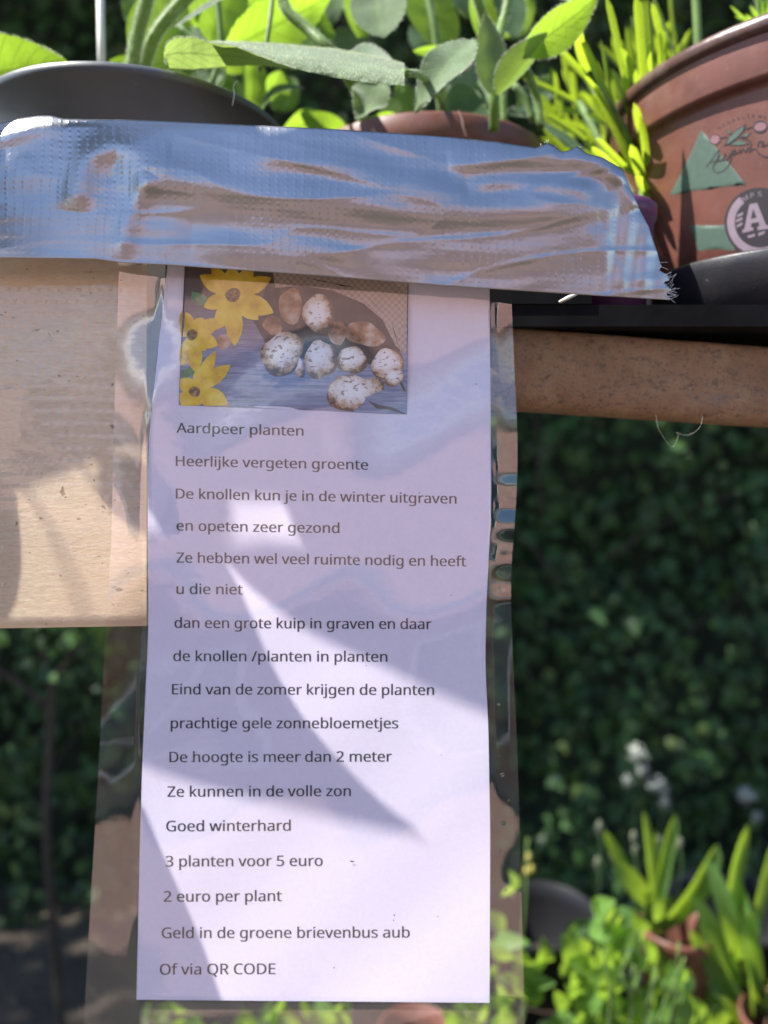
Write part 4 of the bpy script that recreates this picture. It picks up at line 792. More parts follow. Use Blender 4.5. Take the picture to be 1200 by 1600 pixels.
for a in [
 ('sunleaf', (225, 118, .40), (280, -40, .41), 95, dict(nrm=(.3, -1, .2), fold=.1)),
 ('darkleaf', (365, -12, .36), (272, 44, .355), 26, dict(shape='lance', nrm=(.2, -.6, 1), hair=90)),
 ('sunleaf', (330, 70, .42), (362, -60, .42), 92, dict(nrm=(0, -1, .2), serr=.06, nv=36)),
 ('sunleaf', (350, 80, .40), (520, -8, .41), 78, dict(nrm=(.2, -.9, .6), serr=.12, nv=46, bend=.05, wav=.05)),
 ('sunleaf', (440, 20, .43), (525, 58, .42), 90, dict(nrm=(0, -1, .3), serr=.1, nv=30)),
 ('sunleaf', (398, 172, .43), (396, 92, .43), 44, dict(nrm=(0, -1, .1), shape='round')),
 ('sunleaf', (330, 150, .44), (300, 60, .44), 70, dict(nrm=(0, -1, .1))),
 ('sunleaf', (270, 140, .42), (262, 92, .43), 60, dict(nrm=(.2, -1, .2))),
 ('sunleaf', (230, 120, .43), (170, 96, .43), 40, dict(nrm=(0, -.6, 1))),
 ('darkleaf', (406, 188, .41), (478, 140, .40), 40, dict(nrm=(-.3, -.8, .8), bend=.22, hair=50)),
 ('sunleaf', (425, 160, .42), (440, 110, .42), 46, dict(nrm=(0, -1, .2))),
 ('sunleaf', (545, 222, .44), (468, 176, .43), 46, dict(nrm=(0, -.7, .7), bend=.1)),
 ('sunleaf', (560, 60, .44), (560, -40, .44), 70, dict(nrm=(.2, -1, .2))),
 ('sunleaf', (360, 190, .45), (345, 110, .45), 80, dict(nrm=(.2, -1, .2))),
 ('darkleaf', (470, 30, .47), (600, -60, .47), 110, dict(nrm=(0, -1, .5))),
 ('sunleaf', (500, 190, .47), (440, 205, .46), 50, dict(nrm=(0, -1, .5))),
 ('sunleaf', (255, 120, .44), (235, 30, .45), 60, dict(bend=.06, wav=.04, serr=.05, nv=26, hair=50)),
 ('sunleaf', (300, 130, .47), (250, 60, .47), 64, dict(bend=.06, wav=.04, serr=.05, nv=26, hair=50)),
 ('sunleaf', (300, 40, .46), (330, -50, .46), 70, dict(bend=.06, wav=.04, serr=.05, nv=26, hair=50)),
 ('greyleaf', (310, 120, .45), (300, 40, .45), 50, dict(bend=.06, wav=.04, serr=.05, nv=26, hair=50)),
 ('sunleaf', (345, 110, .48), (390, 40, .48), 60, dict(bend=.06, wav=.04, serr=.05, nv=26, hair=50)),
 ('sunleaf', (420, 90, .49), (400, 10, .49), 64, dict(bend=.06, wav=.04, serr=.05, nv=26, hair=50)),
 ('sunleaf', (250, 60, .47), (200, -20, .47), 70, dict(bend=.06, wav=.04, serr=.05, nv=26, hair=50)),
 ('greyleaf', (300, 150, .43), (350, 112, .43), 44, dict(bend=.06, wav=.04, serr=.05, nv=26, hair=50)),
 ('sunleaf', (460, 170, .49), (430, 120, .49), 54, dict(bend=.06, wav=.04, serr=.05, nv=26, hair=50)),
 ('sunleaf', (215, 125, .46), (240, 70, .46), 50, dict(bend=.06, wav=.04, serr=.05, nv=26, hair=50)),
 ('greyleaf', (520, 40, .46), (470, -30, .46), 80, dict(bend=.06, wav=.04, serr=.05, nv=26, hair=50)),
 ('sunleaf', (380, 30, .45), (415, -50, .45), 70, dict(bend=.06, wav=.04, serr=.05, nv=26, hair=50)),
 ('sunleaf', (20, 110, .45), (-20, 50, .45), 60, dict(bend=.06, wav=.04, serr=.05, nv=26, hair=50)),

]: lf(T1, a[0], a[1], a[2], a[3], **backlit(a))
# the big felted leaf that lies across: its downy upper side to the right, its glowing underside curled over to the left
UT = [(330, 66), (370, 66), (430, 68), (520, 76), (580, 86), (632, 100)]
UB = [(330, 67), (370, 73), (400, 85), (430, 97), (460, 107), (520, 121), (580, 130), (632, 134)]
LT = [(256, 84), (260, 68), (275, 59), (300, 58), (330, 67), (370, 73), (400, 85), (430, 97), (464, 108)]
LB = [(256, 92), (262, 106), (300, 108), (360, 103), (400, 102), (430, 104), (464, 109)]
def upper(u, v):
    x = 330 + 302 * v; a, b = interp(UT, x), interp(UB, x); q = u * u * .4 + u * .6
    d = .327 - .030 * math.sin(math.pi / 2 * u) - .006 * v + .0007 * noise.noise(V((x / 9, u * 6, 3))) + .0012 * noise.noise(V((x / 28, u * 2, 8)))
    return U(x, a + (b - a) * q + 1.2 * noise.noise(V((x / 14, 0, 2))), d)
def under(u, v):
    x = 256 + 208 * v; a, b = interp(LT, x), interp(LB, x)
    d = .297 + .022 * u - .004 * v + .0008 * noise.noise(V((x / 18, u * 3, 5)))
    return U(x, a + (b - a) * u + 1.0 * noise.noise(V((x / 11, u, 6))), d)
mb = MB(); grid(mb, upper, 26, 120, 0); rn = random.Random(5)
for i in range(4200):
    v, u = rn.random(), rn.choice((rn.random() * .1, rn.random(), rn.random()))
    p = upper(u, v); d = V((rn.gauss(0, .4), -.4, .8 - u * .7 + rn.gauss(0, .35))).normalized()
    hair1(mb, p, d, rn.uniform(.0004, .0010), 1)
fl_ = mb.build('felted_leaf', [M['greyleaf'], M['hair']], T1)
mb = MB(); grid(mb, under, 14, 70, 0)
for i in range(700):
    v = rn.random(); u = rn.choice((0, 0, 1)); p = under(u, v); d = V((rn.gauss(-.2, .4), rn.gauss(-.2, .3), (1 if u == 0 else -1) + rn.gauss(0, .3))).normalized(); hair1(mb, p, d, rn.uniform(.0005, .0011), 1)
mb.build('leaf_underside', [M['underleaf'], M['hair']], fl_)
mb = MB(); hairy_tube(mb, curve([U(632, 114, .302), U(660, 120, .33), U(690, 160, .38), U(700, 215, .41)], 6), .0016, 120); mb.build('petiole', [M['stem'], M['hair']], T1)

T2 = thing('felted_sage_plant', 'grey green plant with downy leaves growing from the brownish red pot', 'plant')
for a in [
 ('greyleaf', (628, 112, .35), (538, 96, .335), 74, dict(nrm=(-.1, -.8, .7), bend=.12, hair=260, shape='ovate')),
 ('greyleaf', (590, 128, .36), (560, 186, .35), 56, dict(nrm=(.1, -.9, .2), shape='ovate', hair=160, wav=.10)),
 ('greyleaf', (600, 60, .37), (580, -50, .38), 86, dict(nrm=(-.1, -1, .2), hair=120)),
 ('sunleaf', (672, 70, .43), (672, -60, .44), 118, dict(nrm=(0, -1, .1), fold=.05)),
 ('greyleaf', (738, 62, .345), (648, 176, .335), 66, dict(nrm=(-.1, -.9, .5), bend=.06, hair=260, wav=.06)),
 ('greyleaf', (772, 152, .36), (758, 20, .352), 52, dict(nrm=(.1, -1, .15), shape='ovate', hair=120, fold=.3)),
 ('greyleaf', (775, 150, .355), (856, 50, .33), 54, dict(nrm=(.5, -.6, .7), shape='lance', hair=220, fold=.5)),
 ('sunleaf', (812, 86, .34), (936, -8, .33), 62, dict(nrm=(-.2, -.8, .6), shape='lance', hair=160, bend=.08)),
 ('darkleaf', (760, 165, .40), (690, 190, .39), 90, dict(nrm=(0, -1, .2))),
 ('greyleaf', (730, 180, .41), (735, 95, .42), 70, dict(nrm=(0, -1, .2))),
 ('sunleaf', (645, 80, .40), (715, 78, .40), 16, dict(nrm=(0, -1, .6), shape='lance')),
 ('sunleaf', (748, 60, .42), (752, -30, .42), 70, dict(nrm=(0, -1, .2))),
 ('darkleaf', (800, 60, .42), (790, -60, .43), 50, dict(nrm=(.2, -1, .2), hair=100)),
 ('sunleaf', (620, 186, .41), (590, 150, .41), 40, dict(nrm=(0, -1, .5))),
 ('darkleaf', (840, 190, .40), (930, 262, .39), 44, dict(nrm=(.3, -.7, .8), shape='lance', hair=80)),
 ('darkleaf', (850, 185, .43), (780, 176, .42), 40, dict(nrm=(0, -.8, .8), shape='lance', hair=80)),
 ('greyleaf', (905, 0, .36), (850, -40, .36), 60, dict(nrm=(.2, -1, .3), hair=60)),
 ('sunleaf', (630, 200, .40), (560, 196, .39), 46, dict(nrm=(0, -.8, .8))),
 ('greyleaf', (700, 190, .43), (720, 110, .43), 56, dict(nrm=(.1,-1,.2), bend=.06, wav=.05, hair=60)),
 ('sunleaf', (650, 190, .45), (620, 130, .45), 50, dict(nrm=(.1,-1,.2), bend=.06, wav=.05, hair=60)),
 ('darkleaf', (810, 180, .44), (870, 120, .44), 44, dict(nrm=(.1,-1,.2), bend=.06, wav=.05, hair=60)),
 ('greyleaf', (745, 30, .44), (720, -40, .44), 70, dict(nrm=(.1,-1,.2), bend=.06, wav=.05, hair=60)),
 ('sunleaf', (790, 60, .46), (830, -20, .46), 50, dict(nrm=(.1,-1,.2), bend=.06, wav=.05, hair=60)),
 ('greyleaf', (560, 120, .47), (530, 40, .47), 70, dict(nrm=(.1,-1,.2), bend=.06, wav=.05, hair=60)),
 ('darkleaf', (690, 100, .47), (640, 40, .47), 60, dict(nrm=(.1,-1,.2), bend=.06, wav=.05, hair=60)),

]: lf(T2, a[0], a[1], a[2], a[3], **backlit(a))
mb = MB()
hairy_tube(mb, curve([U(690, 190, .42), U(682, 66, .41), U(671, 0, .41), U(668, -60, .41)], 5), .0022, 160)
hairy_tube(mb, curve([U(772, 205, .37), U(772, 150, .362), U(770, 90, .37), U(790, 20, .38), U(800, -60, .38)], 5), .0026, 220)
hairy_tube(mb, curve([U(788, 200, .39), U(786, 150, .39), U(784, 130, .39)], 4), .0020, 60)
hairy_tube(mb, curve([U(845, 200, .39), U(838, 150, .39), U(818, 98, .38)], 4), .0021, 60)
hairy_tube(mb, curve([U(833, 190, .40), U(820, 155, .40), U(803, 132, .40)], 4), .0017, 40)
hairy_tube(mb, curve([U(760, 190, .4), U(755, 150, .4), U(740, 130, .4)], 4), .0013, 40)
hairy_tube(mb, curve([U(740, -20, .36), U(755, 30, .365), U(768, 90, .37)], 4), .0022, 120)
mb.build('stem', [M['stem'], M['hair']], T2)
mb = MB(); mb2 = MB(); lathe(mb, [(.001, .006), (.006, .004), (.0068, 0), (.005, -.004), (.001, -.005)], U(722, 96, .40), 12); mb.build('bud', M['whiteflower'], T2)

T3 = thing('lavender_plant', 'vivid green needle leaved plant with upright shoots growing from the purple pot', 'plant')
mb = MB(); rn = random.Random(11)
spec = [((1006, 300), (926, 128), 15), ((985, 235), (905, 52), 14), ((925, 130), (868, 72), 13), ((918, 112), (900, 44), 22), ((965, 215), (938, 60), 14), ((985, 175), (945, -10), 16), ((1003, 135), (992, -10), 19), ((1016, 118), (1013, 68), 15), ((1046, 100), (1018, 3), 13), ((1054, 88), (1016, -12), 14), ((1004, 152), (967, 72), 14), ((1033, 112), (1030, 50), 11), ((1020, 110), (1011, -6), 11),
        ((1008, 292), (975, 200), 16), ((1012, 304), (985, 225), 18), ((1010, 285), (1000, 180), 14), ((1004, 240), (990, 160), 16), ((990, 215), (960, 120), 12), ((985, 270), (930, 215), 14), ((965, 262), (920, 228), 12), ((1016, 300), (1005, 250), 15), ((1000, 200), (1012, 120), 12), ((1015, 310), (992, 275), 18), ((978, 160), (972, 60), 12), ((960, 170), (912, 118), 9), ((1014, 270), (1020, 190), 10), ((1020, 190), (1030, 118), 10), ((1035, 120), (1042, 60), 9)]
for (b, tp_, wd) in spec:
    d0 = rn.uniform(.345, .37); bb, tt = U(b[0], b[1], .375), U(tp_[0], tp_[1], d0)
    leaf(mb, bb, tt, wd * .30 / F, nrm=(rn.gauss(.3, .4), -1, rn.uniform(-.9, .1)), bend=rn.gauss(0, .05), fold=.55, shape='needle', nu=4, nv=9)
for i in range(60):
    bx = rn.uniform(870, 1010); by = rn.uniform(150, 300); L = rn.uniform(45, 110); an = rn.gauss(-.55, .38)
    d = rn.uniform(.40, .50); bb, tt = U(bx, by, d + .01), U(bx + L * math.sin(an), by - L * math.cos(an), d)
    leaf(mb, bb, tt, rn.uniform(8, 13) * d / F, nrm=(rn.gauss(.3, .4), -1, rn.uniform(-.9, .1)), bend=rn.gauss(0, .06), fold=.5, shape='needle', nu=4, nv=8)
for i in range(26):
    bx = rn.uniform(985, 1060); by = rn.uniform(60, 200); L = rn.uniform(50, 110); an = rn.gauss(-.2, .3)
    d = rn.uniform(.42, .50); bb, tt = U(bx, by, d + .01), U(bx + L * math.sin(an), by - L * math.cos(an), d)
    leaf(mb, bb, tt, rn.uniform(8, 13) * d / F, nrm=(rn.gauss(.3, .4), -1, rn.uniform(-.9, .1)), bend=rn.gauss(0, .06), fold=.5, shape='needle', nu=4, nv=8)
mb.build('needle_leaves', M['needle'], T3)
mb = MB()
tube(mb, curve([U(962, 360, .333), U(1000, 318, .36), U(1000, 270, .378), U(975, 205, .372), U(928, 132, .365)], 5), .0022)
mb.build('stem', M['stem'], T3); mb = MB()
tube(mb, curve([U(966, 360, .335), U(1008, 318, .362), U(1012, 270, .38), U(1005, 200, .38), U(1000, 120, .38)], 5), .0022)
mb.build('stem', M['stem'], T3); mb = MB()
tube(mb, curve([U(955, 360, .336), U(990, 318, .37), U(960, 262, .40), U(905, 160, .42)], 5), .0018)
mb.build('stem', M['stem'], T3); mb = MB()
tube(mb, curve([U(1091, 130, .42), U(1090, 60, .42), U(1085, -40, .42)], 4), .0021)
mb.build('stem', M['stem'], T3)
T4 = thing('rosette_plant', 'small rosette of spoon shaped leaves above the rim of the terracotta pot', 'plant')
mb = MB(); c4 = (1196, 40)
for (x, y, wd) in ((1140, 8, 16), (1148, 24, 18), (1160, 28, 16), (1172, 8, 14), (1185, -10, 14), (1165, 22, 14), (1200, -5, 16), (1215, 10, 16), (1180, 24, 12)):
    leaf(mb, U(c4[0], c4[1], .40), U(x, y, .385), wd * .39 / F, nrm=(0, -.7, .7), bend=-.08, fold=.4, shape='strap', nv=10)
mb.build('leaves', M['round'], T4)
mb = MB(); tube(mb, curve([U(1190, 60, .40), U(1188, 20, .40), U(1180, -40, .4)], 4), .0018); mb.build('stem', M['stem'], T4)
mb = MB(); tube(mb, [U(160, 140, .40), U(158, 60, .40), U(154, -150, .40)], .0021, 10)
tag(mb.build('bamboo_cane', M['cane']), 'thin pale cane standing upright in the dark grey pot', 'cane')
# wisps
mb = MB(); tube(mb, curve([U(716, 172, .375), U(722, 188, .372), U(724, 200, .370), U(730, 216, .368)], 4), .00022, 5); tag(mb.build('dry_stalk', M['terra']), 'thin reddish dry stalk hanging over the brownish red pot rim', 'stalk')
mb = MB(); tube(mb, [U(874, 472, .2755), U(888, 465, .2755), U(902, 459, .2755)], [.0005, .0007, .0004], 6); tag(mb.build('straw_piece', M['cane']), 'short pale straw sticking out below the tape on the black shelf edge', 'straw')
mb = MB(); tube(mb, curve([U(1025, 648, .29), U(1030, 672, .29), U(1050, 698, .29), U(1060, 680, .29), U(1057, 676, .29), U(1075, 680, .29), U(1093, 668, .29), U(1098, 650, .29)], 6), .000025, 4)
tag(mb.build('loose_fibre', M['cane']), 'fine looped fibre dangling below the rusty rail', 'fibre')
mb = MB(); tube(mb, curve([U(371, 126, .30), U(365, 134, .30), U(366, 148, .3005), U(363, 165, .301)], 4), .00016, 4)
tag(mb.build('root_fibre', M['cane']), 'tiny curled dry fibre on the face of the dark grey pot', 'fibre')

# ------------------------------------------------------------------ added plant outside the view, its leaves shaped to shade notice, plank and tape
TS = thing('added_shade_plant', 'added unseen plant left of the rack, leaves shaped to shade notice, plank and tape', 'plant')
shade = [  # leaf outlines are the wanted shadow shapes, carried back towards the sun
 (.230, [(662, 1306), (634, 1284), (600, 1258), (560, 1220), (520, 1178), (480, 1130), (450, 1085), (425, 1040), (405, 995), (390, 955), (372, 915), (345, 868), (300, 840), (230, 830), (150, 850), (90, 900), (70, 980), (90, 1070), (140, 1140), (225, 1196), (300, 1222), (400, 1248), (500, 1271), (590, 1292)]),
 (.270, [(345, 868), (365, 850), (410, 844), (472, 850), (457, 820), (443, 778), (462, 720), (520, 690), (620, 690), (730, 730), (780, 820), (820, 960), (835, 1145), (800, 1130), (760, 1115), (650, 1066), (560, 1024), (480, 985), (430, 950), (388, 915)]),
 (.240, [(443, 780), (430, 776), (360, 777), (361, 800), (364, 818), (352, 842), (340, 878), (300, 872), (262, 850), (232, 790), (222, 720), (200, 600), (220, 500), (290, 440), (360, 430), (450, 460), (510, 540), (520, 640), (480, 720)]),
 (.120, [(172, 704), (135, 720), (98, 737), (60, 752), (21, 768), (-30, 784), (-90, 800), (-170, 760), (-230, 640), (-220, 480), (-150, 330), (-60, 240), (30, 220), (120, 300), (190, 420), (210, 560), (200, 660)]),
 (.060, [(24, 770), (30, 840), (31, 890), (24, 935), (10, 968), (-20, 1000), (-80, 1010), (-140, 960), (-160, 860), (-130, 780), (-80, 750), (-10, 752)]),
 (.160, [(222, 1256), (240, 1302), (262, 1352), (290, 1415), (318, 1482), (345, 1560), (362, 1620), (372, 1700), (330, 1740), (240, 1730), (150, 1650), (110, 1540), (110, 1420), (140, 1330), (180, 1280)]),
 (.330, [(470, 720), (560, 640), (680, 600), (800, 620), (900, 680), (960, 770), (960, 880), (900, 930), (820, 880), (720, 800), (600, 740)]),
 (.345, [(500, 660), (430, 560), (380, 420), (400, 280), (480, 180), (600, 150), (720, 200), (800, 310), (830, 440), (820, 560), (760, 660), (640, 700)]),
 (.360, [(760, 640), (720, 520), (720, 380), (760, 250), (850, 160), (960, 150), (1060, 230), (1110, 350), (1110, 480), (1060, 590), (960, 680), (850, 690)]),
 (.300, [(100, 440), (-20, 400), (-50, 280), (-30, 150), (80, 80), (270, 80), (370, 140), (430, 240), (440, 360), (400, 460), (300, 500), (190, 490)]),
 (.140, [(300, 868), (262, 850), (236, 837), (205, 822), (178, 803), (161, 778), (154, 745), (156, 722), (164, 714), (185, 712), (210, 720), (240, 735), (300, 690), (340, 720), (350, 800), (335, 850)]),
]
stempts = [V((-.46, .20, 0)), V((-.47, .21, .6)), V((-.45, .22, 1.1)), V((-.43, .22, 1.5)), V((-.42, .21, 1.7)), V((-.40, .20, 1.95))]
sc_ = curve(stempts, 10)
mb = MB(); tube(mb, sc_, [.009 - .006 * i / len(sc_) for i in range(len(sc_))], 8); mb.build('stem', M['stem'], TS)
def shade_d(x, y, i):
    if i in (3, 4, 10): return plank_d(x, y)
    if i >= 7: return .2396
    return sheet(max(200, x), y)
for i, (d0, pg) in enumerate(shade):
    cx = sum(p[0] for p in pg) / len(pg); cy = sum(p[1] for p in pg) / len(pg); ext = max(math.hypot(p[0] - cx, p[1] - cy) for p in pg)
    pg2 = pg
    def g(x, y, d0=d0, cx=cx, cy=cy, ext=ext, i=i):
        rr = math.hypot(x - cx, y - cy) / ext
        base = U(x, y, shade_d(x, y, i))
        return base + SUN * (d0 + .022 * rr * rr + .006 * math.sin(x / 60 + i))
    mb = MB(); poly_mesh(mb, pg2, g, 34)
    mb.build('leaf', M['darkleaf'], TS, solid=.0004)
    c = g(cx, cy); tgt = min(sc_, key=lambda p: (p - c - V((-.05, 0, -.10))).length)
    edge = min((g(x, y) for x, y in pg), key=lambda p: (p - tgt).length)
    hi_ = edge + SUN * .34; tgt = min(sc_, key=lambda p: (p - hi_).length); mb = MB(); tube(mb, [edge, edge + SUN * .1, edge + SUN * .22] + curve([hi_, hi_.lerp(tgt, .5) + V((0, 0, .04)), tgt], 5), .0008, 6); mb.build('petiole', M['stem'], TS)

# ------------------------------------------------------------------ the lower bench with its pots and plants
BZ = .60
mb = MB(); box(mb, (.46, .78, BZ - .02), (1.48, .50, .04))
bench = thing('potting_bench', 'low black covered bench carrying the small pots below the rack', 'bench')
mb.build('bench_top', M['cloth'], bench, smooth=False)
for sx in (-.25, 1.15):
    for sy in (.57, 1.0):
        mb = MB(); box(mb, (sx, sy, BZ / 2 - .02), (.05, .05, BZ - .04)); mb.build('leg', M['blackboard'], bench, smooth=False)
def ground_pt(px, py, z):
    ray = ((px - 600) / F * RT + (800 - py) / F * UP + FW); d = (z - CAM.z) / ray.z; return CAM + ray * d, d
def bench_pot(label, px, py, d, r, H, mat, taper=.78):
    c = U(px, py, d); H = c.z - BZ
    return pot('flower_pot', label, c, r, H, [(r, 0), (r + .0006, .002), (r, .010), (r - .002, .012), (r * taper, H)], mat, soil_drop=.035 if r < .055 else .075), c
bench_pot('wide black plastic pot standing on the bench right of the notice', 845, 1425, .86, .066, .1, M['mattblack'])
_, cE = bench_pot('small terracotta pot with a strap leaved seedling, beside the wide black pot', 1058, 1446, .76, .036, .1, M['terra'])
bench_pot('dark pot behind the strap leaved plants at the right edge', 1150, 1412, .92, .077, .1, M['mattblack'])
bench_pot('terracotta pot half hidden at the lower right corner', 1228, 1590, .70, .040, .1, M['terra'])
bench_pot('brown pot low down between the round leaved plant and the strap leaves', 1120, 1570, .74, .045, .1, M['terra_rim'])
bench_pot('terracotta pot deep under the foot of the notice', 650, 1610, .72, .037, .1, M['terra'])

def straps(name, label, blades, d, mat='strap'):
    t = thing(name, label, 'plant')
    for (b, tp_, wd, bend) in blades:
        mb = MB(); bb, tt = U(b[0], b[1], d), U(tp_[0], tp_[1], d + rn.uniform(-.03, .02))
        leaf(mb, bb, tt, wd * d / F, nrm=(rn.gauss(.4, .4), -1, rn.uniform(-.8, .1)), bend=bend, fold=.35, shape='strap', nu=4, nv=14)
        mb.build('leaf', M[mat], t)
    return t
straps('tulip_seedling', 'young strap leaved plant with fanned upright leaves in the small terracotta pot',
  [((1020, 1450), (944, 1296), 20, -.04), ((1014, 1410), (958, 1344), 30, .05), ((1022, 1440), (1005, 1264), 19, .02), ((1020, 1400), (1024, 1298), 19, .0), ((1024, 1440), (1056, 1272), 22, -.03), ((1030, 1450), (1122, 1318), 36, .10), ((1040, 1450), (1080, 1385), 14, .1), ((1020, 1460), (960, 1420), 34, .1), ((1030, 1460), (1040, 1395), 34, .05)], .78)
straps('tulip_plant', 'taller strap leaved plant with grey green upright leaves near the right edge',
  [((1140, 1520), (1168, 1288), 30, -.06), ((1150, 1500), (1104, 1340), 28, .12), ((1160, 1520), (1205, 1318), 44, -.02), ((1155, 1540), (1083, 1400), 28, .04), ((1165, 1580), (1094, 1430), 26, .02), ((1160, 1600), (1078, 1452), 22, -.05), ((1165, 1500), (1150, 1370), 34, .0), ((1180, 1620), (1160, 1420), 44, .02), ((1190, 1590), (1225, 1440), 34, .06), ((1150, 1580), (1092, 1515), 18, .1), ((1170, 1540), (1176, 1420), 22, 0), ((1185, 1640), (1125, 1555), 20, .0), ((1130, 1620), (1105, 1540), 30, .06)], .74)
T6 = thing('round_leaved_herb', 'bushy herb of rounded light green leaves in front of the wide black pot', 'plant')
mb = MB(); rn = random.Random(21)
cl = [(950, 1420, 46), (900, 1456, 36), (886, 1492, 50), (925, 1485, 46), (962, 1470, 56), (1000, 1470, 44), (950, 1540, 56), (985, 1522, 48), (1022, 1505, 44), (1050, 1535, 46), (890, 1545, 34), (1000, 1590, 66), (1060, 1578, 44), (1085, 1568, 50), (1020, 1560, 44), (900, 1582, 40), (925, 1515, 40), (960, 1500, 40), (1040, 1530, 44), (975, 1560, 44), (935, 1580, 46), (1100, 1590, 40), (995, 1480, 40), (1010, 1440, 34), (940, 1450, 40), (915, 1550, 34), (880, 1610, 50), (960, 1610, 60), (1040, 1610, 60), (1090, 1615, 50)]
for (x, y, wd) in cl:
    for rep in range(3):
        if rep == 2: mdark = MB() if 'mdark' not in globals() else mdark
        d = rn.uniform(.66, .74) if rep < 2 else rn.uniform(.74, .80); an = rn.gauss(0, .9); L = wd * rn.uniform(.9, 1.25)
        xx, yy = x + rn.gauss(0, 10), y + rn.gauss(0, 10)
        b = U(xx - math.sin(an) * L * .5, yy + math.cos(an) * L * .5, d + .012); tt = U(xx + math.sin(an) * L * .5, yy - math.cos(an) * L * .5, d - .006)
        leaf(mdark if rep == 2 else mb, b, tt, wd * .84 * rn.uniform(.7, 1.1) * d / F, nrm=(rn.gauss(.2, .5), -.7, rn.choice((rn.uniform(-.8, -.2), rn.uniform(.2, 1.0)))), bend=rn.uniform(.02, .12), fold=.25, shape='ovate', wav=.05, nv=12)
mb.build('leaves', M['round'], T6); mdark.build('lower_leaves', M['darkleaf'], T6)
mb = MB()
for i in range(12):
    x = rn.uniform(920, 1060); tube(mb, curve([V((U(x * .4 + 590, 1700, .66).x, .66, BZ)), U(x, 1590, .66), U(x + rn.gauss(0, 25), 1470 + rn.uniform(0, 80), .64)], 5), .0011, 6)
mb.build('stem', M['stem'], T6)
def herb(name, label, spots, dr, wd, mat='round', seed=1, stemx=None):
    t = thing(name, label, 'plant'); rn = random.Random(seed); mb = MB()
    for (x, y) in spots:
        for rep in range(2):
            d = rn.uniform(*dr); an = rn.gauss(0, .8); L = wd * rn.uniform(.8, 1.3); xx, yy = x + rn.gauss(0, 8), y + rn.gauss(0, 8)
            leaf(mb, U(xx - math.sin(an) * L * .5, yy + math.cos(an) * L * .5, d + .012), U(xx + math.sin(an) * L * .5, yy - math.cos(an) * L * .5, d - .006), wd * .6 * d / F, nrm=(rn.gauss(.2, .5), -.7, rn.choice((rn.uniform(-.8, -.2), rn.uniform(.2, 1.0)))), bend=rn.uniform(.02, .12), fold=.25, wav=.05, nv=12)
    mb.build('leaves', M[mat], t)
    mb = MB(); sx = sum(s[0] for s in spots) / len(spots); sy = max(s[1] for s in spots); d = sum(dr) / 2
    for i in range(4): 
        s_ = rn.choice(spots); root, _ = ground_pt(sx, sy + 60, BZ); root = V((U(sx, sy, d).x, d + .02, BZ))
        tube(mb, curve([root, root.lerp(U(s_[0], s_[1], d), .6) + V((rn.gauss(0, .01), 0, 0)), U(s_[0], s_[1], d)], 5), .001, 6)
    mb.build('stem', M['stem'], t)
    return t
herb('mint_plant', 'light green leafy plant half behind the right clear margin of the notice', [(792, 1376), (790, 1480), (800, 1530), (822, 1500), (838, 1490), (826, 1540), (780, 1560), (795, 1600), (770, 1450), (755, 1520), (840, 1530)], (.68, .76), 48, seed=4)
herb('mint_plant', 'sunlit yellow green leaves peeping out under the left foot of the notice', [(250, 1592), (275, 1580), (300, 1600), (240, 1620), (330, 1612), (270, 1625)], (.66, .74), 44, 'sunleaf', seed=5)
herb('mint_plant', 'sunlit yellow green leaves under the middle foot of the notice', [(390, 1585), (420, 1578), (450, 1592), (485, 1580), (510, 1590), (530, 1605), (430, 1615), (480, 1620)], (.66, .74), 46, 'sunleaf', seed=6)
herb('mint_plant', 'sunlit green leaves under the right foot of the notice', [(700, 1590), (730, 1582), (755, 1592), (780, 1585), (720, 1615), (760, 1618)], (.66, .74), 40, 'round', seed=8)
T7 = thing('white_flowering_plant', 'thin stemmed plant with blurred white flower heads against the hedge', 'plant')
mb = MB(); ms = MB(); rn = random.Random(31)
for (x, y, r) in ((996, 1178, 17), (1004, 1202, 12), (1027, 1228, 19), (1039, 1252, 12), (981, 1220, 11), (1165, 1243, 18), (1184, 1276, 11), (936, 1294, 8), (870, 1215, 5)):
    c = U(x, y, 1.25); rad = r * 1.25 / F; mb = MB()
    for k in range(70):
        d = V((rn.gauss(0, 1), rn.gauss(0, 1), rn.gauss(0, 1))).normalized(); p = c + d * rad * rn.uniform(.3, 1); s_ = rad * .22
        a = d.cross(V((.3, .5, .8))).normalized() * s_; b = d.cross(a).normalized() * s_
        mb.add([p - a, p + b, p + a, p - b], [(0, 1, 2, 3)])
    mb.build('flower_head', M['whiteflower'], T7); ms = MB()
    tube(ms, curve([c, c + V((rn.gauss(0, .01), 0, -.12)), V((c.x + rn.gauss(0, .03), c.y, 0))], 5), .0012, 5); ms.build('stem', M['darkleaf'], T7)
T8 = thing('budding_stems', 'slender stems with pale blurred buds between the black pot and strap leaves', 'plant')
mb = MB(); ms = MB()
for (x, y, b) in ((934, 1350, 1430), (957, 1336, 1420), (937, 1294, 1430), (990, 1310, 1430), (993, 1330, 1440), (1030, 1318, 1400), (1062, 1320, 1420)):
    tp_ = U(x, y, .88); tube(ms, curve([tp_, U(x + 2, (y + b) / 2, .88), V((U(x + 8, b, .88).x, .9, BZ))], 4), .0012, 5)
    lathe(mb, [(.0006, .010), (.0035, .006), (.0040, 0), (.0022, -.006), (.0006, -.009)], tp_, 10)
mb.build('bud', M['palebud'], T8); ms.build('stem', M['darkleaf'], T8)
T9 = thing('yellow_catkin_plant', 'small stem with yellow blurred buds just right of the clear margin', 'plant')
mb = MB(); ms = MB()
for (x, y) in ((826, 1340), (831, 1358), (823, 1362)):
    lathe(mb, [(.0006, .007), (.0032, .003), (.0030, -.003), (.0006, -.007)], U(x, y, .85), 10)
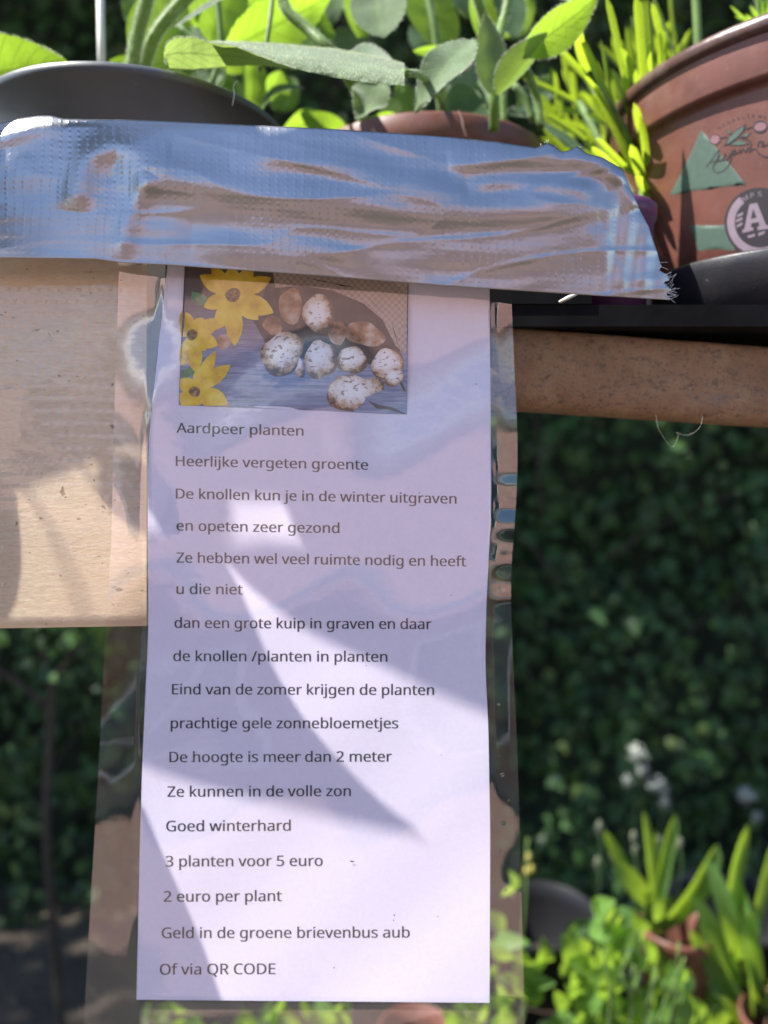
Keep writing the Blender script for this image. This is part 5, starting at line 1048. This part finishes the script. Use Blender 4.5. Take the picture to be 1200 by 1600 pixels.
tube(ms, curve([U(825, 1310, .85), U(822, 1350, .85), U(820, 1420, .85), V((U(820, 1420, .85).x, .86, BZ))], 5), .0014, 5)
mb.build('bud', simple('yellow_bud', (.38, .33, .08), .6), T9); ms.build('stem', M['stem'], T9)

# ------------------------------------------------------------------ behind: hedge, small tree, ground
def leafcloud(mb, pts, size, rn, mi=(0, 1)):
    for p in pts:
        n_ = V((rn.gauss(0, .55), -1, rn.gauss(.35, .45))).normalized(); a = n_.cross(V((rn.gauss(0, 1), 0, 1))).normalized(); b = n_.cross(a); s_ = size * rn.uniform(.6, 1.3)
        o = [(0, -.5), (.28, -.42), (.55, -.1), (.3, .12), (.2, .32), (0, .62), (-.2, .32), (-.3, .12), (-.55, -.1), (-.28, -.42)]
        vs = [p + a * x * s_ + b * y * s_ + n_ * (-.15 * abs(x) * s_) for x, y in o]
        vs.append(p + n_ * .06 * s_)
        mb.add(vs, [(i, (i + 1) % 10, 10) for i in range(10)], [(x + .5, y + .5) for x, y in o] + [(.5, .5)], rn.choice(mi))
rn = random.Random(77)
HY = 1.95
pts = []
for i in range(13000):
    x, z = rn.uniform(-1.9, 1.9), rn.uniform(0, 3.0)
    dep = noise.noise(V((x * 2.2, z * 2.2, 0))) * .12 + noise.noise(V((x * 6, z * 6, 5))) * .06
    pts.append(V((x, HY + dep + rn.uniform(-.02, .10), z)))
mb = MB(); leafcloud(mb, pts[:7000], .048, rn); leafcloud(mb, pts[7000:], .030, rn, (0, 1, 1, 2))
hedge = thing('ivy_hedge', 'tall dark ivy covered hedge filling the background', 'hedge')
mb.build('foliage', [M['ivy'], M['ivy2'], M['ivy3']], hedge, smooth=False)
for i in range(60):
    mb = MB()
    a = V((rn.uniform(-1.6, 1.6), HY + rn.uniform(-.04, .06), rn.uniform(.1, 2.2))); dx, dz = rn.gauss(0, .22), rn.uniform(.1, .5)
    tube(mb, curve([a, a + V((dx * .4, rn.uniform(-.04, .03), dz * .5)), a + V((dx, 0, dz))], 3), [.005, .0046, .004, .0036, .003, .0025, .002], 5); mb.build('twig', M['bark'], hedge)
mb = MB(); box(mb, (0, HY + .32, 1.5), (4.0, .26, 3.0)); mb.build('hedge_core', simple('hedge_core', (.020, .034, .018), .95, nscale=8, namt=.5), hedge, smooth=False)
ST = thing('added_shade_tree', 'added unseen tree whose crown keeps sun and sky off the hedge', 'tree')  # added out of view, only to darken the hedge and the ground before it
mb = MB(); tube(mb, curve([V((-3.2, 2.6, 0)), V((-3.1, 2.6, 1.6)), V((-2.6, 2.3, 3.0)), V((-1.4, 2.0, 3.7))], 6), .09, 8); mb.build('trunk', M['bark'], ST)
mb = MB(); leafcloud(mb, [V((rn.uniform(-4.6, 2.2), rn.uniform(.64, 2.9), 3.55 + rn.gauss(0, .22))) for i in range(4200)], .17, rn); mb.build('crown', [M['ivy'], M['ivy2']], ST, smooth=False)
TR = thing('young_tree', 'thin young tree with a brown stem behind the notice on the left', 'tree')
mb = MB(); tube(mb, curve([V((U(72, 1500, 1.5).x, 1.5, 0)), U(74, 1330, 1.5), U(78, 1150, 1.5), U(80, 1060, 1.5), U(60, 980, 1.52), U(40, 700, 1.55)], 6), [.008] * 20 + [.006] * 11, 8)
tube(mb, curve([U(80, 1075, 1.5), U(115, 1020, 1.5), U(160, 960, 1.48), U(210, 880, 1.46)], 5), .006, 6); tube(mb, curve([U(78, 1110, 1.5), U(20, 1060, 1.5), U(-60, 1020, 1.5)], 5), .006, 6)
mb.build('trunk', M['bark'], TR)
rn = random.Random(9); mb = MB()
pts = [U(rn.gauss(120, 50), rn.gauss(960, 55), rn.uniform(1.35, 1.55)) for i in range(150)] + [U(rn.uniform(-60, 240), rn.uniform(500, 940), rn.uniform(1.4, 1.6)) for i in range(200)]
leafcloud(mb, pts, .028, rn); mb.build('crown', [M['ivy'], M['strap']], TR, smooth=False)

mb = MB(); grid(mb, lambda u, v: V((-60 + 120 * u, -60 + 120 * v, 0)), 12, 12)
k = N('earth'); c = k.ramp(k.noise(3, 8, .65), [(.3, (.05, .038, .028)), (.7, (.11, .085, .06))])
k.surf(k.bsdf(c, .95, normal=k.bump(k.noise(40, 6), .02))); tag(mb.build('ground', k.m), kind='structure')

mb = MB(); grid(mb, lambda u, v: V((-14 + 28 * u, -8.45 + 5.2 * v, .004)), 8, 8)
k = N('clay_pavers'); br = k.n('TexBrick', {'Scale': 1.0, 'Color1': (.33, .19, .14, 1), 'Color2': (.27, .165, .13, 1), 'Mortar': (.25, .21, .18, 1), 'Mortar Size': .006, 'Brick Width': .2, 'Row Height': .1}); k.t.links.new(k.obj(), br.inputs['Vector'])
k.surf(k.bsdf(br.outputs['Color'], .8)); tag(mb.build('street', k.m), kind='structure')
# ------------------------------------------------------------------ the house across the street (seen in the reflections)
H = thing('brick_house', 'low brick house with a long tiled roof opposite the plant rack', 'house')
k = N('brick'); br = k.n('TexBrick', {'Scale': 1.0, 'Color1': (.50, .30, .23, 1), 'Color2': (.42, .24, .18, 1), 'Mortar': (.42, .38, .34, 1), 'Mortar Size': .008, 'Brick Width': .22, 'Row Height': .065})
rt = k.n('Mapping'); k.t.links.new(k.obj(), rt.inputs[0]); rt.inputs['Rotation'].default_value = (R(90), 0, 0); k.t.links.new(rt.outputs[0], br.inputs['Vector'])
M['brick'] = k.surf(k.bsdf(br.outputs['Color'], .85))
k = N('roof_tile'); x = k.xyz(k.obj())
c = k.ramp(k.noise(5, 6, .6), [(.3, (.48, .25, .20)), (.7, (.62, .36, .30))])
h = k.math('ADD', k.math('SINE', k.math('MULTIPLY', x[0], 28)), k.math('FRACT', k.math('MULTIPLY', x[2], 4.2)))
M['tile'] = k.surf(k.bsdf(c, .7, normal=k.bump(h, .006)))
M['white_paint'] = simple('white_paint', (.80, .80, .78), .45)
M['pane'] = simple('window_glass', (.03, .035, .045), .06, spec=1)
EY, EZ, RY, RZ = -8.5, 2.55, -12.0, 5.55
mb = MB(); box(mb, (0, (EY + .35 - 16) / 2 - .3, EZ / 2), (18, 16 + EY - .3, EZ)); mb.build('wall', M['brick'], H, smooth=False)
mb = MB()
for (y0, z0, y1, z1) in ((EY + .3, EZ - .1, RY, RZ), (RY, RZ, -16, EZ - .1)):
    a = V((-9.3, y0, z0)); b = V((9.3, y0, z0)); c = V((9.3, y1, z1)); d = V((-9.3, y1, z1)); n_ = (b - a).cross(d - a).normalized() * .12
    q = [a, b, c, d]; r_ = [p + n_ for p in q]; vv = q + r_
    for f in ((0, 1, 2, 3), (4, 7, 6, 5), (0, 4, 5, 1), (2, 6, 7, 3), (0, 3, 7, 4), (1, 5, 6, 2)): mb.add([vv[i] for i in f], [(0, 1, 2, 3)])
roof = mb.build('roof', M['tile'], H, smooth=False)
mb = MB(); tube(mb, [V((-9.3, RY, RZ + .14)), V((9.3, RY, RZ + .14))], .22, 10); mb.build('ridge_cap', M['white_paint'], roof)
mb = MB(); box(mb, (0, EY + .40, EZ + .02), (18.6, .14, .16)); mb.build('gutter', M['white_paint'], H, smooth=False)
for (x, wd) in ((-6, 2.2), (-2.4, 1.6), (1.6, 2.4), (6, 2.2)):
    mb = MB(); box(mb, (x, EY - .08, 1.35), (wd + .2, .16, 1.5)); wn = mb.build('window', M['white_paint'], H, smooth=False)
    mb = MB()
    for s_ in (-1, 1): box(mb, (x + s_ * wd * .25, EY + .005, 1.35), (wd * .5 - .08, .03, 1.3))
    mb.build('pane', M['pane'], wn, smooth=False)
for (x, wd) in ((-4.2, 1.7), (3.2, 1.9)):      # dormers
    mb = MB(); box(mb, (x, -10.3, 3.95), (wd, 1.9, 1.25)); dm = mb.build('dormer', M['white_paint'], roof, smooth=False)
    mb = MB(); box(mb, (x, -9.34, 3.95), (wd - .4, .03, .8)); mb.build('dormer_pane', M['pane'], dm, smooth=False)
